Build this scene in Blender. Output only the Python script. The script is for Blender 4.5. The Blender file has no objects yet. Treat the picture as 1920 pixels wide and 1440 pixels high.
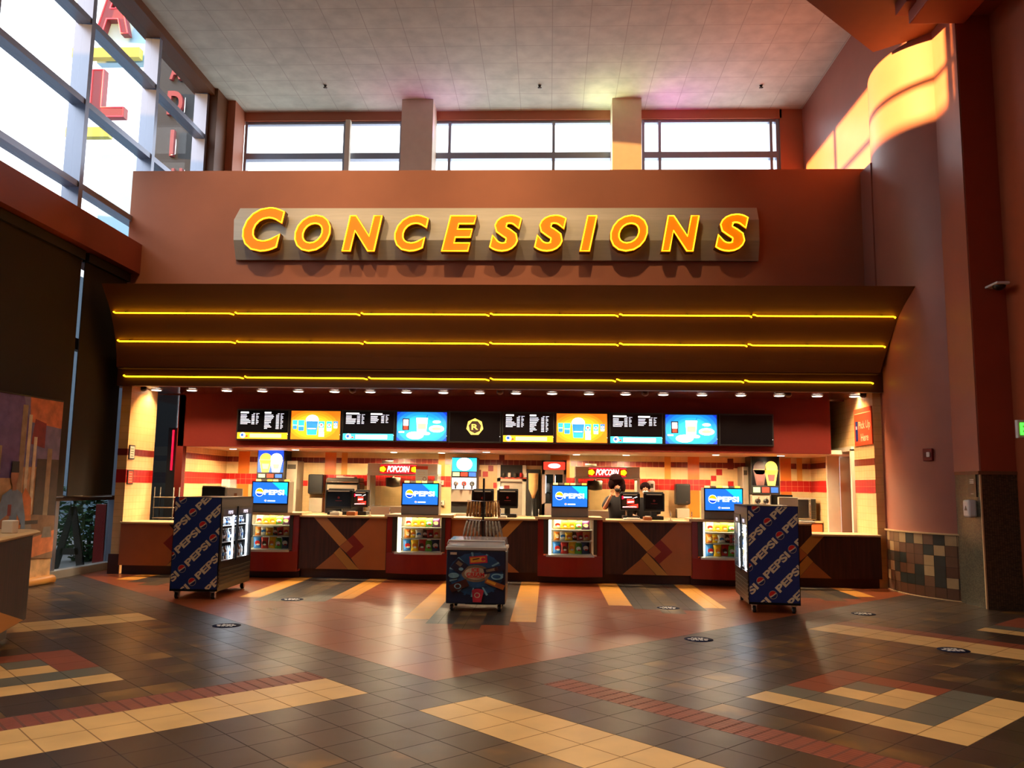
import bpy, bmesh, math, random
from mathutils import Matrix, Vector
random.seed(7)
C = bpy.context.scene.collection
sc = bpy.context.scene

# ------------------------------------------------------------------ camera
F = 1554.4
def cam_axes(yaw, pitch, roll):
    cy, sy = math.cos(yaw), math.sin(yaw)
    f = Vector((-sy*math.cos(pitch), cy*math.cos(pitch), math.sin(pitch)))
    r = Vector((cy, sy, 0)); d = -r.cross(f)
    c, s = math.cos(roll), math.sin(roll)
    return c*r+s*d, -s*r+c*d, f
RT, DN, FW = cam_axes(math.radians(2.6), math.radians(7.08), math.radians(-0.815))
EYE = Vector((0, 0, 1.65))
cd = bpy.data.cameras.new('camera'); cam = bpy.data.objects.new('camera', cd); C.objects.link(cam)
cd.sensor_width = 36; cd.lens = 36*F/1920; cd.clip_end = 300
cam.matrix_world = Matrix(((RT.x, -DN.x, -FW.x, EYE.x), (RT.y, -DN.y, -FW.y, EYE.y), (RT.z, -DN.z, -FW.z, EYE.z), (0, 0, 0, 1)))
sc.camera = cam

def ray(px, py): return RT*((px-960)/F)+DN*((py-720)/F)+FW
def at(px, py, Y):
    d = ray(px, py); return EYE+d*(Y/d.y)
def X(px, py, Y): return at(px, py, Y).x
def Z(px, py, Y): return at(px, py, Y).z

# ------------------------------------------------------------------ light and exposure
sc.view_settings.view_transform = 'Standard'; sc.view_settings.look = 'None'
sc.view_settings.gamma = 1; sc.view_settings.use_curve_mapping = False
sc.view_settings.exposure = 0.55
def lin(h):
    h = h.lstrip('#'); v = [int(h[i:i+2], 16)/255 for i in (0, 2, 4)]
    return tuple((c/12.92 if c <= .04045 else ((c+.055)/1.055)**2.4) for c in v)
w = bpy.data.worlds.new('sky'); sc.world = w; w.use_nodes = True
wn = w.node_tree.nodes; wl = w.node_tree.links
bg = wn['Background']; bg.inputs['Strength'].default_value = 3.2
tc = wn.new('ShaderNodeTexCoord'); nz = wn.new('ShaderNodeTexNoise'); nz.inputs['Scale'].default_value = 2.5; nz.inputs['Detail'].default_value = 4
cr = wn.new('ShaderNodeValToRGB'); cr.color_ramp.elements[0].position = .35; cr.color_ramp.elements[0].color = (*lin('#e8f2ff'), 1)
cr.color_ramp.elements[1].position = .7; cr.color_ramp.elements[1].color = (1, 1, 1, 1)
wl.new(tc.outputs['Generated'], nz.inputs['Vector']); wl.new(nz.outputs['Fac'], cr.inputs['Fac']); wl.new(cr.outputs['Color'], bg.inputs['Color'])
sc.cycles.use_denoising = True
sc.cycles.max_bounces = 8; sc.cycles.diffuse_bounces = 4; sc.cycles.glossy_bounces = 4; sc.cycles.transparent_max_bounces = 12
sc.cycles.sample_clamp_indirect = 6; sc.cycles.sample_clamp_direct = 30
sc.cycles.caustics_reflective = False; sc.cycles.caustics_refractive = False

def lamp(kind, name, loc, energy, color, aim=None, **k):
    ld = bpy.data.lights.new(name, kind); ld.energy = energy; ld.color = color
    for a, b in k.items(): setattr(ld, a, b)
    o = bpy.data.objects.new(name, ld); C.objects.link(o); o.location = loc
    d = (Vector(aim)-Vector(loc)) if aim else Vector((0, 0, -1))
    o.rotation_euler = d.to_track_quat('-Z', 'Y').to_euler(); return o
# low evening sun coming in through the glazing on the left
lamp('SUN', 'sun', (-30, 10, 12), 34, lin('#ffb866'), aim=(-30+14.5, 10+1.6, 12-1.35), angle=math.radians(.6))
# unseen fill lamps added at ceiling height to brighten the lobby
for hx, hy in ((-4.5, 2.5), (0, 2.5), (4.5, 2.5), (-4.5, -3), (0, -3), (4.5, -3), (-3, 8), (3, 8)):
    lamp('SPOT', 'fill_lamp', (hx, hy, 10.9), 720, lin('#ffe0bc'), spot_size=math.radians(100), spot_blend=.8, shadow_soft_size=.25)

for ux, uc, ue in ((-3.95, '#ffa8d8', 14), (-2.6, '#ff80f0', 16), (1.15, '#fffcc0', 60), (2.7, '#ff50f0', 30)):
    lamp('SPOT', 'coloured_uplight', (ux, 19.4, 9.9), ue, lin(uc), aim=(ux+(.5 if ux > 0 else -.1), 19.0, 11.1), spot_size=math.radians(120), spot_blend=1, shadow_soft_size=.08)
# track lamps above the lobby that wash the sign and its wall
for tx in (-5.4, -2.5, .4, 3.3, 5.2):
    lamp('SPOT', 'sign_lamp', (tx, 10.6, 10.8), 680, lin('#ffd29a'), aim=(tx, 15.4, 6.6), spot_size=math.radians(62), spot_blend=.9, shadow_soft_size=.1)
# ------------------------------------------------------------------ materials
MATS = {}
def mat(name, col, rough=.6, metal=0, em=0, emcol=None, var=0, vscale=6, spec=.5, alpha=1, trans=0, ior=1.45, stretch=None, bump=0, col2=None, coat=0):
    if name in MATS: return MATS[name]
    m = bpy.data.materials.new(name); m.use_nodes = True; nt = m.node_tree; b = nt.nodes['Principled BSDF']
    c = lin(col) if isinstance(col, str) else col
    b.inputs['Base Color'].default_value = (*c, 1); b.inputs['Roughness'].default_value = rough; b.inputs['Metallic'].default_value = metal
    b.inputs['Specular IOR Level'].default_value = spec; b.inputs['IOR'].default_value = ior
    b.inputs['Transmission Weight'].default_value = trans; b.inputs['Alpha'].default_value = alpha; b.inputs['Coat Weight'].default_value = coat
    if em:
        b.inputs['Emission Color'].default_value = (*(lin(emcol) if emcol else c), 1); b.inputs['Emission Strength'].default_value = em
    if var or col2 or bump:
        t = nt.nodes.new('ShaderNodeTexCoord'); mp = nt.nodes.new('ShaderNodeMapping'); n = nt.nodes.new('ShaderNodeTexNoise')
        if stretch: mp.inputs['Scale'].default_value = stretch
        n.inputs['Scale'].default_value = vscale; n.inputs['Detail'].default_value = 5
        nt.links.new(t.outputs['Object'], mp.inputs['Vector']); nt.links.new(mp.outputs['Vector'], n.inputs['Vector'])
        if var or col2:
            r = nt.nodes.new('ShaderNodeValToRGB'); r.color_ramp.elements[0].position = .3; r.color_ramp.elements[1].position = .7
            if col2: a1, a2 = c, lin(col2)
            else: a1, a2 = tuple(x*(1-var) for x in c), tuple(min(1, x*(1+var)) for x in c)
            r.color_ramp.elements[0].color = (*a1, 1); r.color_ramp.elements[1].color = (*a2, 1)
            nt.links.new(n.outputs['Fac'], r.inputs['Fac']); nt.links.new(r.outputs['Color'], b.inputs['Base Color'])
        if bump:
            bp = nt.nodes.new('ShaderNodeBump'); bp.inputs['Strength'].default_value = bump; bp.inputs['Distance'].default_value = .01
            nt.links.new(n.outputs['Fac'], bp.inputs['Height']); nt.links.new(bp.outputs['Normal'], b.inputs['Normal'])
    MATS[name] = m; return m
def math_node(nt, op, a, b=None):
    n = nt.nodes.new('ShaderNodeMath'); n.operation = op
    for i, v in enumerate((a, b)):
        if v is None: continue
        if isinstance(v, (int, float)): n.inputs[i].default_value = v
        else: nt.links.new(v, n.inputs[i])
    return n.outputs[0]
def grid_mat(name, col, size, grout, gw=.03, rough=.4, var=.12, plane='XZ', coord='Object', mottled=None, spec=.5, nscale=3., fine=None, aniso=None):
    """tiles of a regular grid with grout, colour varying from tile to tile"""
    m = bpy.data.materials.new(name); m.use_nodes = True; nt = m.node_tree; b = nt.nodes['Principled BSDF']
    t = nt.nodes.new('ShaderNodeTexCoord'); sx = nt.nodes.new('ShaderNodeSeparateXYZ'); nt.links.new(t.outputs[coord], sx.inputs[0])
    u = sx.outputs['XYZ'.index(plane[0])]; v = sx.outputs['XYZ'.index(plane[1])]
    if isinstance(size, (int, float)): size = (size, size)
    u = math_node(nt, 'DIVIDE', u, size[0]); v = math_node(nt, 'DIVIDE', v, size[1])
    fu = math_node(nt, 'FRACT', u); fv = math_node(nt, 'FRACT', v)
    cx = nt.nodes.new('ShaderNodeCombineXYZ'); nt.links.new(math_node(nt, 'FLOOR', u), cx.inputs[0]); nt.links.new(math_node(nt, 'FLOOR', v), cx.inputs[1])
    wn_ = nt.nodes.new('ShaderNodeTexWhiteNoise'); wn_.noise_dimensions = '3D'; nt.links.new(cx.outputs[0], wn_.inputs['Vector'])
    eu = math_node(nt, 'MINIMUM', fu, math_node(nt, 'SUBTRACT', 1., fu)); ev = math_node(nt, 'MINIMUM', fv, math_node(nt, 'SUBTRACT', 1., fv))
    e = math_node(nt, 'MINIMUM', eu, ev) if not aniso else eu
    msk = math_node(nt, 'LESS_THAN', e, gw)
    val = math_node(nt, 'ADD', math_node(nt, 'MULTIPLY', wn_.outputs['Value'], 2*var), 1-var)
    base = nt.nodes.new('ShaderNodeRGB'); base.outputs[0].default_value = (*lin(col), 1); bcol = base.outputs[0]
    nz = nt.nodes.new('ShaderNodeTexNoise'); nz.inputs['Scale'].default_value = nscale; nz.inputs['Detail'].default_value = 6
    ad = nt.nodes.new('ShaderNodeVectorMath'); ad.operation = 'ADD'; nt.links.new(t.outputs['Object'], ad.inputs[0])
    sm = nt.nodes.new('ShaderNodeVectorMath'); sm.operation = 'SCALE'; nt.links.new(wn_.outputs['Color'], sm.inputs[0]); sm.inputs['Scale'].default_value = 20. if mottled else 0.
    nt.links.new(sm.outputs[0], ad.inputs[1]); nt.links.new(ad.outputs[0], nz.inputs['Vector'])
    rr = nt.nodes.new('ShaderNodeValToRGB'); nt.links.new(nz.outputs['Fac'], rr.inputs['Fac'])
    if mottled:
        el = rr.color_ramp.elements; el[0].position = .34; el[0].color = (*lin(mottled[0]), 1); el[1].position = .72; el[1].color = (*lin(mottled[2]), 1)
        k = el.new(.52); k.color = (*lin(mottled[1]), 1)
    else:
        c = lin(col); rr.color_ramp.elements[0].position = .3; rr.color_ramp.elements[1].position = .7
        rr.color_ramp.elements[0].color = (*[x*.86 for x in c], 1); rr.color_ramp.elements[1].color = (*[min(1, x*1.1) for x in c], 1)
    sc_ = nt.nodes.new('ShaderNodeVectorMath'); sc_.operation = 'SCALE'; nt.links.new(rr.outputs['Color'], sc_.inputs[0]); nt.links.new(val, sc_.inputs['Scale'])
    mx = nt.nodes.new('ShaderNodeMix'); mx.data_type = 'RGBA'; nt.links.new(msk, mx.inputs[0]); nt.links.new(sc_.outputs[0], mx.inputs[6]); mx.inputs[7].default_value = (*lin(grout), 1)
    nt.links.new(mx.outputs[2], b.inputs['Base Color'])
    rg = math_node(nt, 'ADD', math_node(nt, 'MULTIPLY', nz.outputs['Fac'], .12), rough-.06)
    nt.links.new(math_node(nt, 'MAXIMUM', rg, math_node(nt, 'MULTIPLY', msk, .7)), b.inputs['Roughness'])
    b.inputs['Specular IOR Level'].default_value = spec
    MATS[name] = m; return m

M = MATS
mat('terracotta', '#a5664a', .62, var=.05, vscale=1.5, bump=.15)
mat('pink_terracotta', '#9f6454', .42, var=.05, vscale=2, bump=.25)
mat('orange_wall', '#a24c28', .6, var=.04)
mat('dark_red', '#9c4026', .6, var=.06, vscale=2)
mat('red_beam', '#8f4230', .55, var=.04, vscale=2)
mat('maroon', '#4c130d', .8, var=.05, vscale=2, spec=.12)
mat('bronze', '#613b1c', .5, var=.06, vscale=1.2)
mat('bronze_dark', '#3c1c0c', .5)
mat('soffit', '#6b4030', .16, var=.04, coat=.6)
mat('cream_paint', '#d8d0bc', .6, var=.03)
mat('orange_brown', '#6e452a', .6, var=.04)
mat('alu', '#8f97a8', .35, metal=.6)
mat('alu_light', '#c0c0bc', .4, metal=.5)
mat('steel', '#a09684', .4, metal=.5, var=.08, vscale=3)
mat('steel_dark', '#4a443c', .4, metal=.7)
mat('chrome', '#d8d8d8', .12, metal=1)
mat('black', '#0b0b0c', .35)
mat('black_matte', '#131110', .7)
mat('rubber', '#181818', .8)
mat('blind', '#2b2622', .9, var=.06, vscale=2)
mat('white', '#e6e4de', .5)
mat('paper', '#d9d2c4', .8)
mat('white_plastic', '#dcd8d4', .35)
mat('brown_wood', '#3a190d', .55, var=.5, vscale=3, stretch=(9, 9, .5))
mat('maple', '#a65e2e', .4, var=.07, vscale=3)
mat('tan_laminate', '#b57b35', .4, var=.06, vscale=3)
mat('red_laminate', '#7e1910', .35, var=.04)
mat('orange_laminate', '#c66232', .4, var=.05)
mat('counter_stone', '#c9ab80', .3, var=.06, vscale=20)
mat('toe_kick', '#3c120a', .35, var=.08)
mat('cream_tile_side', '#d9ad6c', .3)
mat('glass', '#1c2a30', .02, alpha=.1, spec=.6)
mat('glass_dark', '#0c2226', .03, alpha=.5, spec=.5)
mat('clear_plastic', '#e8f0f4', .08, alpha=.3, spec=.8)
mat('skin', '#b8805e', .55)
mat('hair_dark', '#1c0a0a', .95, var=.3, vscale=30, spec=.1, bump=.6)
mat('cloth_black', '#0e0c10', .85)
mat('neon_yellow', '#ffd21e', .5, em=5.0, emcol='#ffb810')
mat('neon_letter', '#ffe030', .5, em=3.2, emcol='#ffd21a')
mat('letter_face', '#c86a08', .6, em=.42, emcol='#ff8400')
mat('letter_side', '#7a4a10', .4)
mat('lamp_disc', '#ffffff', .5, em=9, emcol='#fff0dc')
mat('led_white', '#ffffff', .5, em=10, emcol='#eef6ff')
mat('case_light', '#ffffff', .5, em=9, emcol='#fff4c8')
mat('screen_black', '#050508', .2)
mat('tile_maroon', '#6a2017', .3, var=.1, vscale=8); mat('tile_red', '#a51a16', .3, var=.08, vscale=8)
mat('tile_orange', '#e0792a', .3, var=.06, vscale=2); mat('tile_light_orange', '#dc9440', .3, var=.05, vscale=2)
mat('pepsi_blue', '#11265e', .4, var=.05); mat('wrap_cream', '#c9b898', .5); mat('pepsi_red', '#b81c1c', .4); mat('globe_blue', '#10204f', .4)
mat('sc_orange', '#ffa514', .5, em=1.5, emcol='#ffa010'); mat('sc_yellow', '#ffe040', .5, em=1.6, emcol='#ffd428')
mat('sc_blue', '#1060e0', .5, em=1.3, emcol='#1468e8'); mat('sc_cyan', '#20b8e8', .5, em=1.3, emcol='#18b4ec'); mat('sc_cyan_light', '#90e4f4', .5, em=1.4, emcol='#80e0f4')
mat('sc_white', '#ffffff', .5, em=1.8, emcol='#ffffff'); mat('sc_peach', '#ffd890', .5, em=1.4, emcol='#ffcf80'); mat('sc_text', '#e8e8f4', .5, em=.9, emcol='#dcdcf0')
mat('sc_deep', '#0a3cc0', .5, em=1.1, emcol='#0c44d0'); mat('sc_red', '#e03020', .5, em=1.1, emcol='#f03828'); mat('sc_green', '#a0c890', .5, em=.8, emcol='#a8d098'); mat('sc_gold', '#f0d060', .5, em=1.1, emcol='#f0cc50'); mat('sc_dark', '#2c1408', .5)
for q_ in range(7):
    f_ = q_/6; mx_ = lambda a, b: tuple(x+(y-x)*f_ for x, y in zip(lin(a), lin(b)))
    mat('cup%d' % q_, mx_('#f07010', '#ffd428'), .5, em=.95); mat('ml%d' % q_, mx_('#0430c8', '#28c8ec'), .5, em=.95)
mat('sc_sky', '#2a7ae0', .5, em=.85, emcol='#2474e0')
mat('pop_red', '#e01020', .5, em=1.8, emcol='#ff1030'); mat('pop_yellow', '#f8f020', .5, em=2.0, emcol='#f4ec10')
mat('exit_green', '#40ff40', .5, em=3, emcol='#38ff30'); mat('neon_red_out', '#ff5050', .5, em=2.5, emcol='#ff3a48')
mat('channel_red', '#7a2c30', .5); mat('sign_panel_dark', '#0a1016', .5); mat('pale_blue_wall', '#8fb4c8', .7); mat('slate_blocker', '#5a6f82', .7)
mat('gold_bar', '#a8a040', .5); mat('leaf_green', '#2f5a34', .8, var=.4, vscale=12); mat('pavement', '#8a8f92', .8, var=.1)
mat('pick_red', '#c03c1c', .5); mat('alarm_red', '#6a1210', .4); mat('brushed', '#b0aca2', .45, metal=.45, var=.05, vscale=2, stretch=(1, 1, 12))
grid_mat('ceiling_panel', '#b8beae', (.775, .732), '#9c9c90', gw=.009, rough=.8, var=.02, plane='XY')
grid_mat('cream_tile', '#ecca92', .127, '#e2c088', gw=.025, rough=.3, var=.03)
grid_mat('side_tile', '#e0ba80', .127, '#ccA46c', gw=.03, rough=.42, var=.03, plane='YZ')
grid_mat('mosaic', '#4a3c2c', (.034, .017), '#2a2016', gw=.06, rough=.3, var=.45)
grid_mat('mosaic_side', '#4e4a3c', (.034, .017), '#2a2820', gw=.06, rough=.3, var=.45, plane='YZ')

# ------------------------------------------------------------------ geometry helpers
class MB:
    """collects shapes and links them as one mesh object"""
    def __init__(s): s.v = []; s.f = []; s.m = []; s.sm = []; s.mats = []; s.T = None; s.uv = None
    def mi(s, m):
        m = MATS[m] if isinstance(m, str) else m
        if m not in s.mats: s.mats.append(m)
        return s.mats.index(m)
    def add(s, vs, fs, m, smooth=False):
        k = len(s.v); i = s.mi(m)
        for p in vs:
            p = Vector(p); s.v.append(s.T @ p if s.T else p)
        for f in fs: s.f.append([k+a for a in f]); s.m.append(i); s.sm.append(smooth)
        return s
    def box(s, x0, x1, y0, y1, z0, z1, m, bev=0):
        if x0 > x1: x0, x1 = x1, x0
        if y0 > y1: y0, y1 = y1, y0
        if z0 > z1: z0, z1 = z1, z0
        if bev:
            bm = bmesh.new(); bmesh.ops.create_cube(bm, size=1)
            for v in bm.verts: v.co = Vector(((x0+x1)/2+v.co.x*(x1-x0), (y0+y1)/2+v.co.y*(y1-y0), (z0+z1)/2+v.co.z*(z1-z0)))
            bmesh.ops.bevel(bm, geom=bm.edges[:], offset=min(bev, (x1-x0)*.45, (y1-y0)*.45, (z1-z0)*.45), segments=2, profile=.5, affect='EDGES')
            bm.verts.index_update(); s.add([v.co for v in bm.verts], [[v.index for v in f.verts] for f in bm.faces], m); bm.free(); return s
        return s.add([(x0, y0, z0), (x1, y0, z0), (x1, y1, z0), (x0, y1, z0), (x0, y0, z1), (x1, y0, z1), (x1, y1, z1), (x0, y1, z1)],
                     [(3, 2, 1, 0), (4, 5, 6, 7), (0, 1, 5, 4), (1, 2, 6, 5), (2, 3, 7, 6), (3, 0, 4, 7)], m)
    def prism(s, pts, d, m):
        """flat polygon of 3D points pushed along vector d"""
        n = len(pts); d = Vector(d); a = [Vector(p) for p in pts]
        return s.add(a+[p+d for p in a], [list(range(n))[::-1], list(range(n, 2*n))]+[(i, (i+1) % n, n+(i+1) % n, n+i) for i in range(n)], m)
    def poly(s, pts, m): return s.add(pts, [list(range(len(pts)))], m)
    def xz(s, pts, y, m, d=.002):
        """polygon given as (x, z) facing -Y, d thick towards the viewer"""
        return s.prism([(x, y, z) for x, z in pts], (0, -d, 0), m)
    def tube(s, path, r, m, n=8, cap=True):
        P = [Vector(p) for p in path]; R = r if isinstance(r, (list, tuple)) else [r]*len(P); vs = []; up = None
        for i, p in enumerate(P):
            t = (P[min(i+1, len(P)-1)]-P[max(i-1, 0)]).normalized()
            if up is None: up = Vector((0, 0, 1)) if abs(t.z) < .9 else Vector((1, 0, 0))
            a = t.cross(up).normalized(); b = a.cross(t).normalized(); up = b
            vs += [p+R[i]*(math.cos(2*math.pi*k/n)*a+math.sin(2*math.pi*k/n)*b) for k in range(n)]
        fs = [(i*n+k, i*n+(k+1) % n, (i+1)*n+(k+1) % n, (i+1)*n+k) for i in range(len(P)-1) for k in range(n)]
        if cap: fs += [list(range(n))[::-1], list(range((len(P)-1)*n, len(P)*n))]
        return s.add(vs, fs, m, True)
    def lathe(s, c, prof, m, n=20, sx=1, sy=1):
        """profile [(radius, height)] turned about the vertical through c"""
        c = Vector(c); vs = []
        for r, h in prof: vs += [c+Vector((sx*r*math.cos(2*math.pi*k/n), sy*r*math.sin(2*math.pi*k/n), h)) for k in range(n)]
        L = len(prof); fs = [(i*n+k, i*n+(k+1) % n, (i+1)*n+(k+1) % n, (i+1)*n+k) for i in range(L-1) for k in range(n)]
        fs += [list(range(n))[::-1], list(range((L-1)*n, L*n))]
        return s.add(vs, fs, m, True)
    def ball(s, c, r, m, n=14, q=9):
        rx, ry, rz = (r, r, r) if isinstance(r, (int, float)) else r
        pr = [(max(1e-4, math.sin(math.pi*i/q)), -math.cos(math.pi*i/q)*rz) for i in range(q+1)]
        return s.lathe(c, pr, m, n, rx, ry)
    def build(s, name, parent=None):
        me = bpy.data.meshes.new(name)
        inv = WORLD[parent.name].inverted() if parent is not None and not getattr(s, 'local', False) else None
        me.from_pydata([inv @ v if inv else v for v in s.v], [], s.f)
        for k in s.mats: me.materials.append(k)
        me.polygons.foreach_set('material_index', s.m); me.polygons.foreach_set('use_smooth', s.sm)
        bm = bmesh.new(); bm.from_mesh(me); bmesh.ops.recalc_face_normals(bm, faces=bm.faces[:]); bm.to_mesh(me); bm.free()
        me.update(); o = bpy.data.objects.new(name, me); C.objects.link(o)
        if parent is not None: o.parent = parent; WORLD[o.name] = WORLD[parent.name].copy()
        else: WORLD[o.name] = Matrix.Identity(4)
        return o
WORLD = {}
def thing(name, label, cat, loc=(0, 0, 0), rz=0, group=None):
    o = bpy.data.objects.new(name, None); C.objects.link(o); o.empty_display_size = .1
    o.location = loc; o.rotation_euler = (0, 0, rz); o['label'] = label; o['category'] = cat
    if group: o['group'] = group
    WORLD[o.name] = Matrix.Translation(Vector(loc)) @ Matrix.Rotation(rz, 4, 'Z')
    return o
def tag(o, label, cat, group=None):
    o['label'] = label; o['category'] = cat
    if group: o['group'] = group
    return o
def struct(name, mb, parent=None):
    o = mb.build(name, parent)
    if parent is None: o['kind'] = 'structure'
    return o
def copy_tree(o, parent=None):
    c = o.copy(); C.objects.link(c)
    if parent is not None: c.parent = parent
    for ch in list(o.children): copy_tree(ch, c)
    return c

def clip(poly, x0, x1, y0, y1):
    def cut(P, f, g):
        out = []
        for i in range(len(P)):
            a, b = P[i], P[(i+1) % len(P)]; fa, fb = f(a), f(b)
            if fa >= 0: out.append(a)
            if (fa >= 0) != (fb >= 0):
                t = fa/(fa-fb); out.append((a[0]+t*(b[0]-a[0]), a[1]+t*(b[1]-a[1])))
        return out
    for f in (lambda p: p[0]-x0, lambda p: x1-p[0], lambda p: p[1]-y0, lambda p: y1-p[1]):
        if len(poly) < 3: return []
        poly = cut(poly, f, None)
    return poly if len(poly) > 2 else []

TXT = {}
def glyphs(body, bold=0., shear=0., space=1.):
    """triangulated outline of a word as (verts2d, faces), cap height about 1"""
    k = (body, bold, shear, space)
    if k in TXT: return TXT[k]
    cu = bpy.data.curves.new('t', 'FONT'); cu.body = body; cu.size = 1.4; cu.offset = bold; cu.shear = shear; cu.space_character = space; cu.resolution_u = 4
    o = bpy.data.objects.new('t', cu); C.objects.link(o)
    me = bpy.data.meshes.new_from_object(o.evaluated_get(bpy.context.evaluated_depsgraph_get()))
    vs = [(v.co.x, v.co.y) for v in me.vertices]; fs = [list(p.vertices) for p in me.polygons]
    bpy.data.objects.remove(o); bpy.data.curves.remove(cu); bpy.data.meshes.remove(me)
    TXT[k] = (vs, fs); return TXT[k]
def put_text(mb, body, org, u, v, w, h, m, depth=.002, bold=0., shear=0., clip_to=None):
    """word fitted into a w x h rectangle whose lower left corner is org; u, v unit vectors; depth along u x v"""
    vs, fs = glyphs(body, bold, shear); xs = [p[0] for p in vs]; ys = [p[1] for p in vs]
    x0, x1, y0, y1 = min(xs), max(xs), min(ys), max(ys); u = Vector(u).normalized(); v = Vector(v).normalized(); n = u.cross(v); org = Vector(org)
    P = [((x-x0)/(x1-x0)*w, (y-y0)/(y1-y0)*h) for x, y in vs]
    base = [org+u*a+v*b for a, b in P]; k = len(base)
    mb.add([p+n*depth for p in base], fs, m)
    # side walls along the outline
    cnt = {}
    for f in fs:
        for i in range(len(f)):
            e = (f[i], f[(i+1) % len(f)]); cnt[frozenset(e)] = cnt.get(frozenset(e), []) + [e]
    side = [e[0] for e in cnt.values() if len(e) == 1]
    if depth > .004: mb.add(base+[p+n*depth for p in base], [(a, b, b+k, a+k) for a, b in side], m)
def disc(mb, c, u, v, r, m, d=.001, n=24, a0=0, a1=2*math.pi, ry=None):
    c = Vector(c); u = Vector(u); v = Vector(v); nn = u.cross(v).normalized(); ry = ry or r
    mb.prism([c+u*(r*math.cos(a0+(a1-a0)*k/n))+v*(ry*math.sin(a0+(a1-a0)*k/n)) for k in range(n if a1-a0 > 6.28 else n+1)], nn*d, m)

# ------------------------------------------------------------------ floor
S2 = math.sqrt(.5); AP = (-.95, 7.29)
def ab(a, b):
    a = a*(.333 if a > 0 else .333); b = b*(.3195 if b > 0 else .332)
    return (AP[0]+(b-a)*S2, AP[1]+(a+b)*S2)
grid_mat('fl_red', '#84401f', (2, 2), '#5a2814', gw=.006, rough=.3, var=.1, plane='XY', coord='UV', spec=.55, nscale=1.3)
grid_mat('fl_dark', '#33251d', 1, '#1c120c', gw=.014, rough=.36, var=.1, plane='XY', coord='UV')
grid_mat('fl_mottled', '#33251d', 1, '#1c120c', gw=.014, rough=.34, var=.12, plane='XY', coord='UV', mottled=('#2c211b', '#46341f', '#7a5a2c'), nscale=2.2)
grid_mat('fl_yellow', '#c6a268', 1, '#7a5c34', gw=.014, rough=.4, var=.03, plane='XY', coord='UV')
grid_mat('fl_grey', '#55584e', 1, '#33322c', gw=.012, rough=.36, var=.06, plane='XY', coord='UV')
grid_mat('fl_rust', '#7a3a24', 1, '#4a2014', gw=.014, rough=.45, var=.06, plane='XY', coord='UV')
grid_mat('fl_brick', '#7c3a2a', (.12, .34), '#5a3024', gw=.09, rough=.45, var=.12, plane='XY', coord='UV')
grid_mat('fl_brick_b', '#7c3a2a', (.34, .12), '#5a3024', gw=.09, rough=.45, var=.12, plane='XY', coord='UV')
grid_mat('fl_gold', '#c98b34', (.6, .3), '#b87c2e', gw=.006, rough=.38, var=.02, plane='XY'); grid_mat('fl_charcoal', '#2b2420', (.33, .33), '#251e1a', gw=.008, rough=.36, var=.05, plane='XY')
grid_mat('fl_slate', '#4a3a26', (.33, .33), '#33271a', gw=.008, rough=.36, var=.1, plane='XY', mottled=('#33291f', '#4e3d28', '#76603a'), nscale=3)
def comp(p, q):
    if p == 4 or (q == 0): return 'fl_yellow'
    if p == 3 or q == 1: return 'fl_grey'
    if (p, q) in ((1, 2), (2, 2), (2, 3)): return 'fl_yellow'
    if (p, q) == (1, 3): return 'fl_grey'
    return 'fl_rust'
def cell(i, j):
    if i >= 0 and j >= 0: return 'fl_red'
    rnd = random.random()
    if j >= 0 or i < 0:
        if j in (-2, -1) and i <= -3: return 'fl_yellow'
        if i >= -2: return 'fl_dark'
        if j in (16, 17): return 'fl_yellow'
        if j in (2,): return 'fl_brick_b'
        if j == 18: return 'fl_rust'
        p = -7-i
        for q in (j-5, j-21):
            if 0 <= p <= 4 and 0 <= q <= 4: return comp(p, q)
            if -1 <= p <= 5 and -1 <= q <= 5: return 'fl_dark'
        if 0 <= j < 2: return 'fl_dark'
        if j < -2: return 'fl_mottled' if rnd < .42 and i < -3 else 'fl_dark'
        return 'fl_mottled' if rnd < .72 else 'fl_dark'
    if j >= -2: return 'fl_dark'
    if i in (0, 1, 14, 15): return 'fl_yellow'
    if i == 2: return 'fl_brick'
    p = -7-j; q = i-5
    if 0 <= p <= 4 and 0 <= q <= 4: return comp(p, q)
    if -1 <= p <= 5 and -1 <= q <= 5: return 'fl_dark'
    return 'fl_mottled' if rnd < .7 else 'fl_dark'
mb = MB(); uvs = []
for i in range(-46, 46):
    for j in range(-46, 56):
        cx, cy = ab(i+.5, j+.5)
        if not (-8.62 < cx < 7.6 and -7 < cy < 19.0): continue
        m = cell(i, j)
        pts = [ab(i, j), ab(i, j+1), ab(i+1, j+1), ab(i+1, j)]
        pp = clip(pts, -8.45, 7.4, -6.6, 18.9)
        if not pp: continue
        mb.add([(x, y, 0) for x, y in pp], [list(range(len(pp)))], m)
        for x, y in pp:
            dx, dy = x-AP[0], y-AP[1]; a = (-dx+dy)*S2; b = (dx+dy)*S2
            uvs.append((a/.333+100, b/(.3195 if (b > 1e-6 or j >= 0) else .332)+100))
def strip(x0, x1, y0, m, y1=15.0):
    mb.add([(x0, y0, .0015), (x1, y0, .0015), (x1, y1, .0015), (x0, y1, .0015)], [(0, 1, 2, 3)], m); uvs.extend([(0, 0)]*4)
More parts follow.
